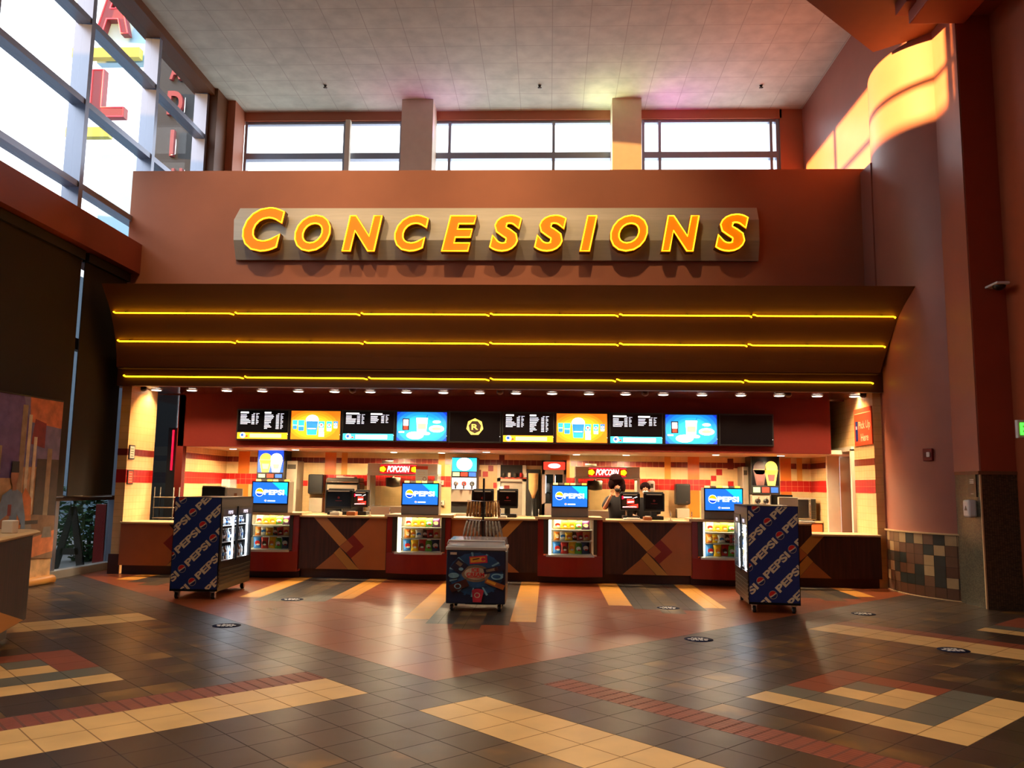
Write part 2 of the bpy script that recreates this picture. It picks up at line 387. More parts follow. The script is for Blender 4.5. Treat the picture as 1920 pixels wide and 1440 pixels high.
for x0, x1, y0, m in ((-1.79, -1.47, 10.55, 'fl_gold'), (-1.47, -1.13, 10.23, 'fl_charcoal'), (-1.13, -.79, 9.89, 'fl_slate'), (-.79, -.46, 10.22, 'fl_charcoal'), (-.46, -.14, 10.5, 'fl_gold'),
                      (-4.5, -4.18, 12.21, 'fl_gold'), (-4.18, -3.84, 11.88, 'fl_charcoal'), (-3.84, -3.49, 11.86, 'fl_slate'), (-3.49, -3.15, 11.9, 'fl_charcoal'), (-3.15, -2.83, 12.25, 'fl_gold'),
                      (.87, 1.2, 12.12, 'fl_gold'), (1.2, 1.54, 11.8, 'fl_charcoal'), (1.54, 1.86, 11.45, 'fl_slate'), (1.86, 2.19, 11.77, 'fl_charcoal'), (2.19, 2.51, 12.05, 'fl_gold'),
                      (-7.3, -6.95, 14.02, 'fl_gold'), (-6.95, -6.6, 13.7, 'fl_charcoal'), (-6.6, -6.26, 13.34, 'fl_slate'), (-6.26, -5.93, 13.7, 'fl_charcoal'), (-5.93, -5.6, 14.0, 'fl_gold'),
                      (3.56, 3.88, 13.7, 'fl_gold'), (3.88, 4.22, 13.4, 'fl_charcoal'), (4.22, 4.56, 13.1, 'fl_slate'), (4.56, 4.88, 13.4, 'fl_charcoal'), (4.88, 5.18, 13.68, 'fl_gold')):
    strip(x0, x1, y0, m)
fl = struct('floor', mb)
ul = fl.data.uv_layers.new(name='UVMap')
vi = {}
for lp in fl.data.loops: ul.data[lp.index].uv = uvs[lp.vertex_index]

# ------------------------------------------------------------------ room shell
WL = -8.3; WR = 6.23; CEIL = 11.1
mb = MB(); mb.box(-8.6, 6.9, -7, 20.3, CEIL, CEIL+.2, 'ceiling_panel'); struct('ceiling', mb)
# wall carrying the sign: a box whose flat top runs back to the high windows
mb = MB(); mb.box(-8.31, 6.1, 15.5, 20.0, 3.45, 7.78, 'terracotta'); struct('wall_back', mb)
# back wall around the high windows
mb = MB()
x0, x1, zt = X(465, 226, 20), X(1457, 218, 20), 10.87
mb.box(-8.3, x0-.35, 19.95, 20.2, 7.6, CEIL, 'orange_brown'); mb.box(x1+.05, 6.4, 19.95, 20.2, 7.6, CEIL, 'terracotta'); mb.box(x0-.4, x1+.1, 19.95, 20.2, zt, CEIL, 'terracotta')
mb.box(-8.3, -7.86, 19.3, 19.96, 7.78, CEIL, 'terracotta')
struct('wall_clerestory', mb)
def framed(name, xs, z0, zb, z1, y, m='alu'):
    mb = MB(); fr = mb
    for x in xs: mb.box(x-.035, x+.035, y-.02, y+.14, z0, z1, m)
    mb.box(xs[0], xs[-1], y-.03, y+.16, zb-.09, zb+.07, m); mb.box(xs[0], xs[-1], y, y+.12, z1-.07, z1, m); mb.box(xs[0], xs[-1], y, y+.12, z0, z0+.06, m)
    o = struct(name, mb)
    g = MB(); g.box(xs[0], xs[-1], y+.05, y+.06, z0, z1, 'glass'); g.build('window_pane', o)
    return o
zb = 9.95
mx = lambda px: X(px, 260, 20)
framed('window_1', [mx(461), mx(646), mx(752)], 7.75, zb, zt, 20.02); framed('window_2', [mx(812), mx(843), mx(1038), mx(1148)], 7.75, zb, zt, 20.02)
framed('window_3', [mx(1206), mx(1237), mx(1446), mx(1458)], 7.75, zb, zt, 20.02)
mb = MB()
for a, b in ((752, 815), (1148, 1207)): mb.box(X(a, 250, 19.3), X(b-4, 250, 19.3), 19.3, 20.0, 7.78, CEIL, 'cream_paint')
struct('trim_1', mb)
mb = MB(); mb.box(X(646, 250, 19.5)-.05, X(646, 250, 19.5)+.07, 19.75, 19.9, 7.78, CEIL-.3, 'cream_paint'); struct('trim_2', mb)
# left wall: beam, glazing above, glazing with blinds below
mb = MB(); mb.box(-8.6, -8.02, -6.6, 15.5, 5.68, 6.27, 'red_beam'); mb.box(-8.6, -8.28, -6.6, 15.95, 5.5, 5.7, 'red_beam'); struct('wall_left', mb)
mb = MB()
ys = [-6.2+2.47*k for k in range(0, 11)]; ys = [18.58-2.46*k for k in range(0, 11)]
for y in ys: mb.box(-8.55, -8.24, y-.06, y+.06, 6.2, CEIL, 'alu')
for z in (6.8, 8.32, 9.84): mb.box(-8.5, -8.26, -6.2, 18.6, z-.055, z+.055, 'alu')
wnd = struct('window_4', mb); g = MB(); g.box(-8.41, -8.4, -6.5, 19.3, 6.2, CEIL, 'glass'); g.build('window_pane', wnd)
mb = MB(); mb.box(-8.6, -8.12, -6.6, 19.3, 10.92, CEIL, 'bronze'); mb.box(-8.6, -8.05, 18.66, 19.96, 7.0, CEIL, 'bronze'); struct('trim_3', mb)
mb = MB()
for y in (13.94, 11.4, 8.9, 6.4, 15.86): mb.box(-8.5, -8.36, y-.05, y+.05, 0.05, 5.6, 'alu')
mb.box(-8.5, -8.3, -6.6, 16.2, 0, .13, 'alu_light'); mb.box(-8.5, -8.34, -6.6, 16.2, 1.3, 1.38, 'bronze_dark'); mb.box(-8.5, -8.34, -6.6, 16.2, 3.95, 4.15, 'bronze_dark')
wnd = struct('window_5', mb); g = MB(); g.box(-8.46, -8.45, -6.6, 19.0, .1, 5.6, 'glass_dark'); g.build('window_pane', wnd)
# right wall, upper flat part, curved bay, pilaster and near wall
mb = MB(); mb.box(WR, WR+.25, 14.0, 20.2, 3.4, CEIL, 'pink_terracotta'); mb.box(5.9, 6.4, 15.0, 16.4, 3.45, 7.7, 'pink_terracotta'); mb.box(5.9, 6.6, 14.95, 15.9, 0, 3.45, 'pink_terracotta'); struct('wall_right', mb)
cx, cy, cr_ = 7.75, 14.55, 1.88
def arc(r, a0, a1, n=48): return [(cx+r*math.cos(math.radians(a0+(a1-a0)*k/n)), cy+r*math.sin(math.radians(a0+(a1-a0)*k/n))) for k in range(n+1)]
mb = MB(); pr = arc(cr_, 110, 250); n = len(pr)
mb.add([(x, y, 1.02) for x, y in pr]+[(x, y, 9.32) for x, y in pr], [(k, k+1, n+k+1, n+k) for k in range(n-1)], 'pink_terracotta', True)
mb.prism([(x, y, 9.3) for x, y in pr], (0, 0, .02), 'pink_terracotta'); struct('wall_curved', mb)
# tiled foot of the curved wall
mb = MB(); pr = arc(cr_+.02, 150, 250, 40); pal = ['#2d302c', '#a68a62', '#6a4a34', '#5c3c2a', '#7c5e40', '#3a3632']
for k, c in enumerate(pal): mat('foot_tile_%d' % k, c, .4, var=.12, vscale=5)
mat('foot_grout', '#3c322a', .7)
mb.add([(x, y, 0) for x, y in arc(cr_, 110, 250)]+[(x, y, 1.0) for x, y in arc(cr_, 110, 250)], [(k, k+1, 49+k+1, 49+k) for k in range(48)], 'foot_grout')
rows = ["0302114", "2331044", "3303144", "1332031", "0333322", "3333330"]
nz_ = 6; ct = 24
a_ = [110+140*k/ct for k in range(ct+1)]
rr = random.Random(3)
for c in range(ct):
    for r in range(6):
        z0, z1 = .02+r*.163, .02+(r+1)*.163-.006
        t = 3 if r < 1 else rr.choice([0, 0, 1, 1, 2, 3, 3, 4, 1])
        q = [(cx+(cr_+.012)*math.cos(math.radians(a)), cy+(cr_+.012)*math.sin(math.radians(a))) for a in (a_[c]+.12, a_[c+1]-.12)]
        mb.add([(q[0][0], q[0][1], z0), (q[1][0], q[1][1], z0), (q[1][0], q[1][1], z1), (q[0][0], q[0][1], z1)], [(0, 1, 2, 3)], 'foot_tile_%d' % t)
for z, r, m in ((1.0, .04, 'counter_stone'), (0, .03, 'counter_stone')):
    pr2 = arc(cr_+r, 110, 250); pi = arc(cr_-.02, 110, 250); h = .025 if z else .012
    for k in range(48): mb.prism([(pr2[k][0], pr2[k][1], z), (pr2[k+1][0], pr2[k+1][1], z), (pi[k+1][0], pi[k+1][1], z), (pi[k][0], pi[k][1], z)], (0, 0, h), m)
struct('trim_4', mb)
mb = MB(); PY = 12.55
mb.box(6.33, 7.6, PY, 14.2, 1.98, CEIL, 'pink_terracotta'); mb.box(6.35, 7.6, PY-.012, PY, 1.98, CEIL, 'dark_red')
mb.box(6.33, 7.6, PY, 13.3, 0, 1.93, 'mosaic_side'); mb.box(6.345, 7.6, PY-.012, PY, 0, 1.93, 'mosaic')
mb.box(6.3, 7.6, PY-.03, 13.25, 1.93, 1.98, 'orange_brown'); mb.box(6.325, 6.345, PY-.018, PY+.01, 0, 1.93, 'counter_stone')
struct('wall_pilaster', mb)
mb = MB(); mb.box(6.86, 7.4, -7, PY, 0, CEIL, 'orange_wall'); struct('wall_side', mb)
mb = MB(); mb.box(-8.6, 7.4, -7.2, -6.6, 0, CEIL, 'terracotta'); struct('wall_front', mb)
# sloping bulkhead high on the right
mb = MB()
tip = (5.62, 13.96); mb.prism([(tip[0], tip[1], 9.3), (3.2, 11.6, 9.3), (.2, 8.6, 9.3), (7.2, 4.0, 9.3), (7.2, 12.2, 9.3), (6.7, 13.1, 9.3)], (0, 0, 1.9), 'orange_brown')
struct('trim_5', mb)
mb = MB(); mb.box(5.55, 6.4, 10.8, 12.4, 8.9, 9.3, 'dark_red', .02); mb.box(5.4, 6.9, 12.1, 12.5, 9.1, 9.3, 'red_beam'); struct('trim_6', mb)

# ------------------------------------------------------------------ serving area shell
ZC = 3.42; MY = 16.3
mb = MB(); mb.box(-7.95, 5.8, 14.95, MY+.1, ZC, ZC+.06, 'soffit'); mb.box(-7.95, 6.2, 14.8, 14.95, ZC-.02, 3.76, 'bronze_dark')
mb.box(-8.5, 6.2, 16.4, 20, 3.4, 3.45, 'soffit'); struct('ceiling_canopy', mb)
mb = MB(); xl, xr = X(336, 780, MY), X(1557, 800, MY)
mb.box(xl, xr, MY, MY+.15, 2.37, ZC, 'maroon'); struct('wall_menu', mb)
mb = MB(); mb.box(xl, 6.2, MY+.15, 18.7, 2.37, 2.45, 'cream_paint'); struct('ceiling_kitchen', mb)
BY = 18.6
mb = MB(); mb.box(-8.3, 6.3, BY, BY+.2, 0, 2.45, 'cream_tile'); mb.box(-8.3, 6.3, BY+.1, BY+.2, 2.45, 3.45, 'maroon'); mb.box(5.9, 6.3, 16.4, BY+.1, 2.5, 3.45, 'maroon')
U = .127
def bt(px0, px1, py0, py1, m, d=.003):
    xm = (px0+px1)/2; ym = (py0+py1)/2
    mb.box(X(px0, ym, BY), X(px1, ym, BY), BY-d, BY, Z(xm, py1, BY), Z(xm, py0, BY), m)
zt1, zb1, zt2, zb2 = 2.25, 2.128, 1.87, 1.63
def hb(px0, px1, z0, z1, m, n=1):
    xa, xb = X(px0, 880, BY), X(px1, 880, BY); k = max(1, round((xb-xa)/U)); st = (xb-xa)/k
    for i in range(k):
        for r in range(n):
            h = (z1-z0)/n; mb.box(xa+i*st+.002, xa+(i+1)*st-.002, BY-.003, BY, z0+r*h+.002, z0+(r+1)*h-.002, m)
for a, b in ((330, 446.5), (467.5, 486), (534, 609), (630, 640), (651, 822), (834, 846), (898, 1017), (1070, 1246), (1257.5, 1289.5), (1311, 1410), (1483, 1493.5), (1504, 1556)): hb(a, b, zb1, zt1, 'tile_maroon')
for a, b in ((330, 482), (607, 846), (1062, 1332), (1462, 1560)): hb(a, b, zb2, zt2, 'tile_red', 2)
for a, b, z0 in ((446.5, 467.5, 0), (609, 630, 0), (1032, 1068, 0), (1289.5, 1311, 0), (1463, 1483, 0)):
    for q0, q1 in ((zt2, 2.37), (.9, zb2)): mb.box(X(a, 880, BY), X(b, 880, BY), BY-.0025, BY, q0, q1, 'tile_orange')
for a, b in ((405, 416), (640, 651), (822, 834), (1246, 1257.5), (1494, 1504)):
    mb.box(X(a, 880, BY), X(b, 880, BY), BY-.0022, BY, zt2, 2.37, 'tile_light_orange')
for a, b, c, d, m in ((567, 577, 901, 911, 'tile_red'), (556.5, 566.5, 911, 921, 'tile_red'), (936, 946, 853, 864, 'tile_maroon'), (915.5, 925, 873, 883.5, 'tile_red'), (905, 915, 884, 894, 'tile_red'), (925, 931, 905, 915, 'tile_red'),
                      (898, 902, 881, 894, 'tile_maroon'), (1364, 1375, 860, 880, 'tile_maroon'), (1343, 1354, 880, 891, 'tile_red'), (1333, 1343, 892, 902, 'tile_red'), (1365, 1375.5, 902.5, 912.5, 'tile_red')): bt(a, b, c, d, m, .004)
struct('wall_kitchen', mb)
# tiled side walls of the serving area
def side_bands(mb, x, y0, y1, s):
    for z0, z1, m, k in ((2.128, 2.25, 'tile_maroon', 1), (1.63, 1.87, 'tile_red', 2)):
        nn = max(1, round((y1-y0)/U)); st = (y1-y0)/nn
        for i in range(nn):
            for r in range(k):
                h = (z1-z0)/k; mb.box(x, x+s*.004, y0+i*st+.002, y0+(i+1)*st-.002, z0+r*h+.002, z0+(r+1)*h-.002, m)
mb = MB(); mb.box(-7.9, -7.72, 14.92, 15.95, 0, ZC, 'side_tile'); side_bands(mb, -7.72, 14.92, 15.95, 1)
for z0, z1, m in ((2.128, 2.25, 'tile_maroon'), (1.63, 1.87, 'tile_red')): mb.box(-7.9, -7.72, 14.916, 14.92, z0, z1, m)
mb.box(-7.93, -7.72, 14.9, 14.93, 0, .35, 'toe_kick'); struct('wall_serving_left', mb)
mb = MB(); mb.box(5.76, 5.9, 14.98, 15.95, 0, ZC, 'side_tile'); side_bands(mb, 5.76, 14.98, 15.95, -1)
mb.box(5.76, 5.9, 15.95, 17.4, 2.45, ZC, 'side_tile'); mb.box(5.76, 5.9, 17.4, 18.6, 0, ZC, 'side_tile'); side_bands(mb, 5.76, 17.4, 18.6, -1); struct('wall_serving_right', mb)
mb = MB()
for y in (15.95, 17.33): mb.box(5.7, 5.95, y, y+.08, 0, 2.45, 'cream_paint')
mb.box(5.7, 5.95, 15.95, 17.41, 2.42, 2.5, 'cream_paint'); dr = struct('door_1', mb)
d = MB(); d.box(6.25, 6.3, 15.3, 18.2, 0, 3.0, 'maple'); d.build('door_leaf', dr)
# left side opening: end wall with maroon jamb
mb = MB(); mb.box(xl-.02, xl+.12, MY, BY, 0, 3.4, 'maroon'); mb.box(xl+.12, xl+.125, MY+.15, BY, 0, 2.37, 'side_tile'); side_bands(mb, xl+.125, MY+.15, BY, 1); struct('wall_jamb', mb)

# ------------------------------------------------------------------ canopy with neon lines
rows = [(13.72, 5.05, -7.77, 6.05), (13.98, 4.77, -7.77, 5.96), (14.12, 4.6, -7.78, 5.915), (14.26, 4.38, -7.79, 5.875), (14.4, 4.14, -7.81, 5.835), (14.52, 3.92, -7.84, 5.8), (14.6, 3.72, -7.87, 5.77)]
can = thing('canopy', 'wide bronze canopy with concave face and yellow neon lines above the serving counter', 'canopy', (-.9, 14.6, 3.72))
mb = MB(); vs = []
for y, z, a, b in rows: vs += [(a, y, z), (b, y, z)]
for y, z, a, b in rows: vs += [(a, 15.49, z), (b, 15.49, z)]
n = len(rows); fs = [(2*i, 2*i+1, 2*i+3, 2*i+2) for i in range(n-1)]+[(0, 1, 2*n+1, 2*n), (2*n-2, 2*n-1, 4*n-1, 4*n-2)]
fs += [(2*i, 2*i+2, 2*n+2*i+2, 2*n+2*i) for i in range(n-1)]+[(2*i+1, 2*i+3, 2*n+2*i+3, 2*n+2*i+1) for i in range(n-1)]
mb.add(vs, fs, 'bronze'); mb.build('fascia', can)
def neon_line(pts_px, Y, zoff, par, z):
    for k in range(len(pts_px)-1):
        mb = MB(); a, b = pts_px[k], pts_px[k+1]
        mb.tube([(a+.015, Y-.0, z+.03), (a+.03, Y-.05, z+.02), (a+.07, Y-.06, z), (b-.07, Y-.06, z), (b-.03, Y-.05, z-.01), (b-.015, Y, z-.01)], .013, 'neon_yellow', 6); mb.build('neon_tube', par)
    for q in range(13):
        st = MB(); xx = pts_px[0]+.25+(pts_px[-1]-pts_px[0]-.5)*q/12; st.box(xx-.008, xx+.008, Y-.06, Y+.03, z+.012, z+.03, 'black'); st.build('tube_clip', par)
for (y, z, a, b, spl) in ((14.12, 4.6, -7.73, 5.87, (440, 676, 918, 1160, 1410)), (14.4, 4.14, -7.77, 5.79, (446, 684, 918, 1160, 1400))):
    neon_line([a]+[X(p, 600, y) for p in spl]+[b], y-.02, 0, can, z)
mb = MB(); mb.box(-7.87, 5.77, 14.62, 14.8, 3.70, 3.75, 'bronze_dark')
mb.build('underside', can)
neon_line([-7.83]+[X(p, 712, 14.8) for p in (458, 690, 918, 1155, 1395)]+[5.72], 14.79, 0, can, 3.56)

# ------------------------------------------------------------------ CONCESSIONS sign
sg = thing('wall_sign', 'long brushed metal sign with glowing yellow CONCESSIONS letters on the terracotta wall', 'sign', (-1.1, 15.5, 5.95))
SY = 15.3; xa, xb = X(437, 430, SY), X(1424, 440, SY); zz = [6.985, 6.72, 6.31, 5.95]; yy = [15.42, 15.32, 15.3, 15.42]; xi = [(xa+.07, xb-.01), (xa, xb), (xa+.02, xb), (xa+.04, xb)]
mb = MB(); vs = [(xi[i][0], yy[i], zz[i]) for i in range(4)]+[(xi[i][1], yy[i], zz[i]) for i in range(4)]+[(xi[i][0], 15.49, zz[i]) for i in range(4)]+[(xi[i][1], 15.49, zz[i]) for i in range(4)]
mb.add(vs, [(i, i+1, i+5, i+4) for i in range(3)]+[(0, 4, 12, 8), (3, 7, 15, 11), (0, 1, 9, 8), (1, 2, 10, 9), (2, 3, 11, 10), (4, 5, 13, 12), (5, 6, 14, 13), (6, 7, 15, 14)], 'brushed'); mb.build('backing_panel', sg)
def outline_tubes(ch, x, z, w, h, y, r, m, parent, shear=.22):
    vs, fs = glyphs(ch, .085 if shear else .05, shear); cnt = {}
    xs = [p[0] for p in vs]; ys = [p[1] for p in vs]; a0, a1, b0, b1 = min(xs), max(xs), min(ys), max(ys)
    for f in fs:
        for i in range(len(f)):
            e = (f[i], f[(i+1) % len(f)]); cnt.setdefault(frozenset(e), []).append(e)
    nx = {e[0][0]: e[0][1] for e in cnt.values() if len(e) == 1}; mb = MB()
    P = lambda i: Vector((x+(vs[i][0]-a0)/(a1-a0)*w, y, z+(vs[i][1]-b0)/(b1-b0)*h))
    while nx:
        s, _ = next(iter(nx.items())); loop = [s]; c = nx.pop(s)
        while c != s and c in nx: loop.append(c); c = nx.pop(c)
        pts = [P(i) for i in loop]; L = len(pts); q = []
        for i in range(L):   # inset a little towards the body of the letter
            d1 = (pts[i]-pts[i-1]); d2 = (pts[(i+1) % L]-pts[i])
            if d1.length < 1e-5 or d2.length < 1e-5: continue
            d1.normalize(); d2.normalize(); n1 = Vector((-d1.z, 0, d1.x)); n2 = Vector((-d2.z, 0, d2.x)); nn = (n1+n2)
            if nn.length < .2: nn = n1*1.
            nn.normalize(); q.append(pts[i]+nn*min(.03, .017/max(.5, nn.dot(n1))))
        if len(q) > 2: mb.tube(q+[q[0]], r, m, 6, cap=False)
    mb.build('neon_tube', parent)
for ch, p0, p1, t in (('C', 454, 533, 388), ('O', 552, 620, 402), ('N', 641, 717, 403), ('C', 739, 804, 402), ('E', 827, 894, 403), ('S', 917, 979, 402), ('S', 1001, 1063, 402), ('I', 1086, 1121, 403), ('O', 1144, 1215, 402), ('N', 1239, 1313, 403), ('S', 1340, 1405, 400)):
    x0_, x1_ = X(p0, 435, 15.12), X(p1, 435, 15.12); xm = (p0+p1)/2; z0_, z1_ = Z(xm, 472, 15.12), Z(xm, t, 15.12)
    mb = MB(); put_text(mb, ch, (x0_, 15.3, z0_), (1, 0, 0), (0, 0, 1), x1_-x0_, z1_-z0_, 'letter_face', depth=.17, bold=.085, shear=.2)
    # the return is a darker metal
    si = mb.mi('letter_side'); nf = len(mb.f)
    for k, f in enumerate(mb.f):
        if len({round(mb.v[i].y, 3) for i in f}) > 1: mb.m[k] = si
    lt = mb.build('letter', sg)
    outline_tubes(ch, x0_, z0_, x1_-x0_, z1_-z0_, 15.115, .0105, 'neon_letter', lt, shear=.2)

# ------------------------------------------------------------------ outside, seen through the glass
mb = MB(); mb.box(-60, -8.6, -30, 60, -.05, -.02, 'pavement'); struct('ground_outside', mb)
mb = MB(); mb.box(-26, -20, -40, 9.2, 0, 12.9, 'slate_blocker'); mb.box(-26, -20, 9.2, 50, 0, 10.3, 'slate_blocker'); struct('sun_blocker', mb)  # blocks added outside to limit where the low sun gets in
t = thing('blade_sign', 'tall outdoor blade sign with red outlined letters A and L over pale blue panels', 'sign', (-13.6, 24.1, 0))
mb = MB(); q = lambda a, b, Y: (a, b)
def PX(px, py, Y): p = at(px, py, Y); return (p.x, p.z)
Yb = 24.
mb.box(X(186, 60, Yb), X(280, 60, Yb), Yb, Yb+.3, Z(230, 118, Yb), 20, 'pale_blue_wall'); mb.box(X(248, 250, Yb)-.9, X(278, 250, Yb), Yb, Yb+.3, 0, Z(230, 290, Yb), 'pale_blue_wall')
mb.box(X(273, 150, Yb), X(278, 150, Yb), Yb, Yb+.3, 0, 20, 'pale_blue_wall'); mb.build('panel', t)
for py, a, b in ((100, 172, 262), (249, 160, 205)):
    mb = MB(); mb.box(X(a, py, Yb-.3)-.6, X(b, py, Yb-.3), Yb-.35, Yb-.1, Z(b, py+8, Yb-.3), Z(b, py-10, Yb-.3), 'gold_bar'); mb.build('crossbar', t)
for ch, a, b, y0, y1 in (('A', 180, 243, -40, 62), ('L', 168, 233, 128, 218)):
    x0_, x1_ = X(a, (y0+y1)/2, Yb-.4), X(b, (y0+y1)/2, Yb-.4); z0_, z1_ = Z((a+b)/2, y1, Yb-.4), Z((a+b)/2, y0, Yb-.4)
    mb = MB(); put_text(mb, ch, (x0_, Yb-.1, z0_), (1, 0, 0), (0, 0, 1), x1_-x0_, z1_-z0_, 'channel_red', depth=.25, bold=.05); l = mb.build('letter', t)
    outline_tubes(ch, x0_, z0_, x1_-x0_, z1_-z0_, Yb-.37, .018, 'neon_red_out', l, shear=0)
t = thing('vertical_sign', 'dark vertical outdoor sign with small red letters seen through the upper glass', 'sign', (-10.6, 21.6, 0))
Yc = 21.5
mb = MB(); mb.box(X(300, 200, Yc)-.1, X(378, 200, Yc), Yc, Yc+.3, 0, 15.5, 'sign_panel_dark'); mb.build('panel', t)
for ch, a, b, y0, y1 in (('A', 318, 340, 116, 148), ('D', 313, 342, 170, 214), ('I', 318, 325, 243, 292), ('U', 320, 340, 315, 350)):
    x0_, x1_ = X(a, (y0+y1)/2, Yc-.15), X(b, (y0+y1)/2, Yc-.15)
    mb = MB(); put_text(mb, ch, (x0_, Yc-.02, Z(a, y1, Yc-.15)), (1, 0, 0), (0, 0, 1), x1_-x0_, Z(a, y0, Yc-.15)-Z(a, y1, Yc-.15), 'channel_red', depth=.12, bold=.05); mb.build('letter', t)
    zc_ = Z(a, y1, Yc-.15); mb = MB(); mb.tube([(x1_+.1, Yc-.2, zc_+.45), (x1_+.1, Yc-.2, zc_+.02), (x1_-.02, Yc-.2, zc_)], .014, 'chrome', 6); mb.build('tube_return', t)
def bush(name, label, x, y, z0, r, h, seed):
    rn = random.Random(seed); mb = MB()
    for k in range(900):
        a = rn.uniform(0, 6.28); zz_ = rn.random(); rad = r*math.sqrt(rn.random())*math.sin(math.pi*min(.95, .15+zz_*.8))
        p = Vector((x+rad*math.cos(a), y+rad*math.sin(a), z0+zz_*h)); u = Vector((rn.uniform(-1, 1), rn.uniform(-1, 1), rn.uniform(-.6, .6))).normalized()*.09; v = u.cross(Vector((rn.random(), rn.random(), 1))).normalized()*.05
        mb.add([p-u, p+v, p+u, p-v], [(0, 1, 2, 3)], 'leaf_green')
    root = thing(name, label, 'shrub', (x, y, 0), group='shrubs outside the low window'); mb.build('foliage', root)
    m2 = MB(); m2.tube([(x, y, 0), (x+.03, y, z0+h*.5)], .03, 'brown_wood'); m2.build('trunk', root)
bush('shrub', 'green shrub outside the low window, nearest to the tiled pier', -9.7, 17.4, .0, .6, 1.5, 1); bush('shrub', 'green shrub outside the low window, behind the dark A-shaped board', -10.4, 15.7, .0, .6, 1.35, 2)
bush('shrub', 'green shrub outside, farthest back beyond the low window glass', -11.6, 18.8, .0, .9, 1.7, 3)
t = thing('easel_board', 'dark A-shaped board standing outside the low window', 'board', (-9.0, 15.1, 0))
Ye = 15.05; mb = MB(); a_, b_, c_ = at(98, 1075, Ye), at(137, 950, Ye), at(150, 1068, Ye)
for p in ((a_, b_), (c_, b_)): mb.prism([(p[0].x-.07, Ye, p[0].z), (p[0].x+.07, Ye, p[0].z), (p[1].x+.05, Ye, p[1].z), (p[1].x-.05, Ye, p[1].z)], (0, .04, 0), 'black_matte')
mb.build('frame', t); mb = MB(); mb.box(X(112, 1035, Ye), X(146, 1035, Ye), Ye, Ye+.03, Z(125, 1040, Ye), Z(125, 1028, Ye), 'black_matte'); mb.build('crossbar', t)
mb = MB(); mb.box(X(176, 1000, 16), X(196, 1000, 16), 16, 16.06, -.02, Z(180, 945, 16), 'red_laminate', .01); tag(mb.build('notice_board'), 'faded orange notice board standing outside the low window', 'board')

# ------------------------------------------------------------------ roller blinds
t = thing('roller_blind', 'wide dark roller blind left of the bright slit between the blinds', 'blind', (-8.2, 11.6, 1.37), group='roller blinds on the left glazing')
mb = MB(); mb.box(-8.24, -8.225, 9.9, 13.84, 1.4, 5.5, 'blind'); mb.build('fabric', t); mb = MB(); mb.tube([(-8.23, 9.9, 1.38), (-8.23, 13.84, 1.38)], .02, 'steel_dark'); mb.build('bottom_bar', t)
mb = MB(); mb.box(-8.3, -8.16, 9.9, 13.84, 5.5, 5.66, 'black_matte'); mb.build('headbox', t)
t2 = thing('roller_blind', 'narrower dark roller blind between the bright slit and the canopy', 'blind', (-8.2, 14.7, 1.37), group='roller blinds on the left glazing')
mb = MB(); mb.box(-8.24, -8.225, 13.96, 15.42, 1.4, 5.5, 'blind'); mb.build('fabric', t2); mb = MB(); mb.tube([(-8.23, 13.96, 1.38), (-8.23, 15.42, 1.38)], .02, 'steel_dark'); mb.build('bottom_bar', t2)
mb = MB(); mb.box(-8.3, -8.16, 13.96, 15.42, 5.5, 5.66, 'black_matte'); mb.build('headbox', t2)
for k, (y0, y1) in enumerate(((5.9, 9.8), (1.9, 5.8), (-2.1, 1.8), (-6.2, -2.2))):
    t2 = thing('roller_blind', 'dark roller blind on the left glazing nearer than the printed banner', 'blind', (-8.2, (y0+y1)/2, 1.37), group='roller blinds nearer than the banner')
    mb = MB(); mb.box(-8.24, -8.225, y0, y1, 1.4, 5.5, 'blind'); mb.build('fabric', t2)

# ------------------------------------------------------------------ banner with a printed city scene
t = thing('banner_stand', 'tall pull-up banner printed with a man in a blue shirt before a city street', 'banner', (-8.1, 12.4, 0), 0)
O = Vector((-8.17, 11.45, 0)); E1 = Vector((-8.05, 13.35, 0)); dv = (E1-O).normalized(); nv = Vector((dv.y, -dv.x, 0)); O = E1-dv*1.9
for nm, c in dict(b_sky='#8078a0', b_haze='#d0a878', b_violet='#6c5890', b_tower='#a08c70', b_dark='#40342c', b_fire='#e08038', b_orange='#d88050', b_shirt='#7088a8', b_face='#b07a58', b_hair='#1c1410', b_car='#8a8078', b_red='#8a2c2c', b_pale='#e8d8b8', b_street='#8a6a50').items(): mat(nm, c, .6, var=.25, vscale=7)
BW, BH = 1.9, 2.95
def bp(u, v, d=0): return O+dv*(u*BW)+Vector((0, 0, .12+v*(BH-.12)))+nv*d
mb = MB(); mb.prism([bp(0, 0, -.004), bp(1, 0, -.004), bp(1, 1, -.004), bp(0, 1, -.004)], nv*.004, 'b_haze')
lay = [0]
def art(pts, m): lay[0] += .0006; mb.poly([bp(u, v, lay[0]) for u, v in pts], m)
art([(0, .6), (1, .62), (1, 1), (0, 1)], 'b_sky'); art([(0, .55), (.45, .55), (.62, .8), (.5, 1), (0, 1)], 'b_violet')
art([(.6, .86), (1, .84), (1, 1), (.58, 1)], 'b_orange'); art([(.63, .74), (.8, .72), (.8, .86), (.66, .88)], 'b_red')
for u0, u1, v0, v1, m in ((0, .12, .3, .7, 'b_dark'), (.2, .3, .35, .72, 'b_tower'), (.5, .56, .3, .95, 'b_tower'), (.58, .62, .3, .9, 'b_pale'), (.66, .7, .3, .78, 'b_pale'), (.72, 1., .25, .66, 'b_dark'), (.84, .9, .3, .72, 'b_tower')): art([(u0, v0), (u1, v0), (u1, v1), (u0, v1)], m)
for k in range(9): art([(.205, .4+k*.025), (.29, .4+k*.025), (.29, .41+k*.025), (.205, .41+k*.025)], 'b_pale')
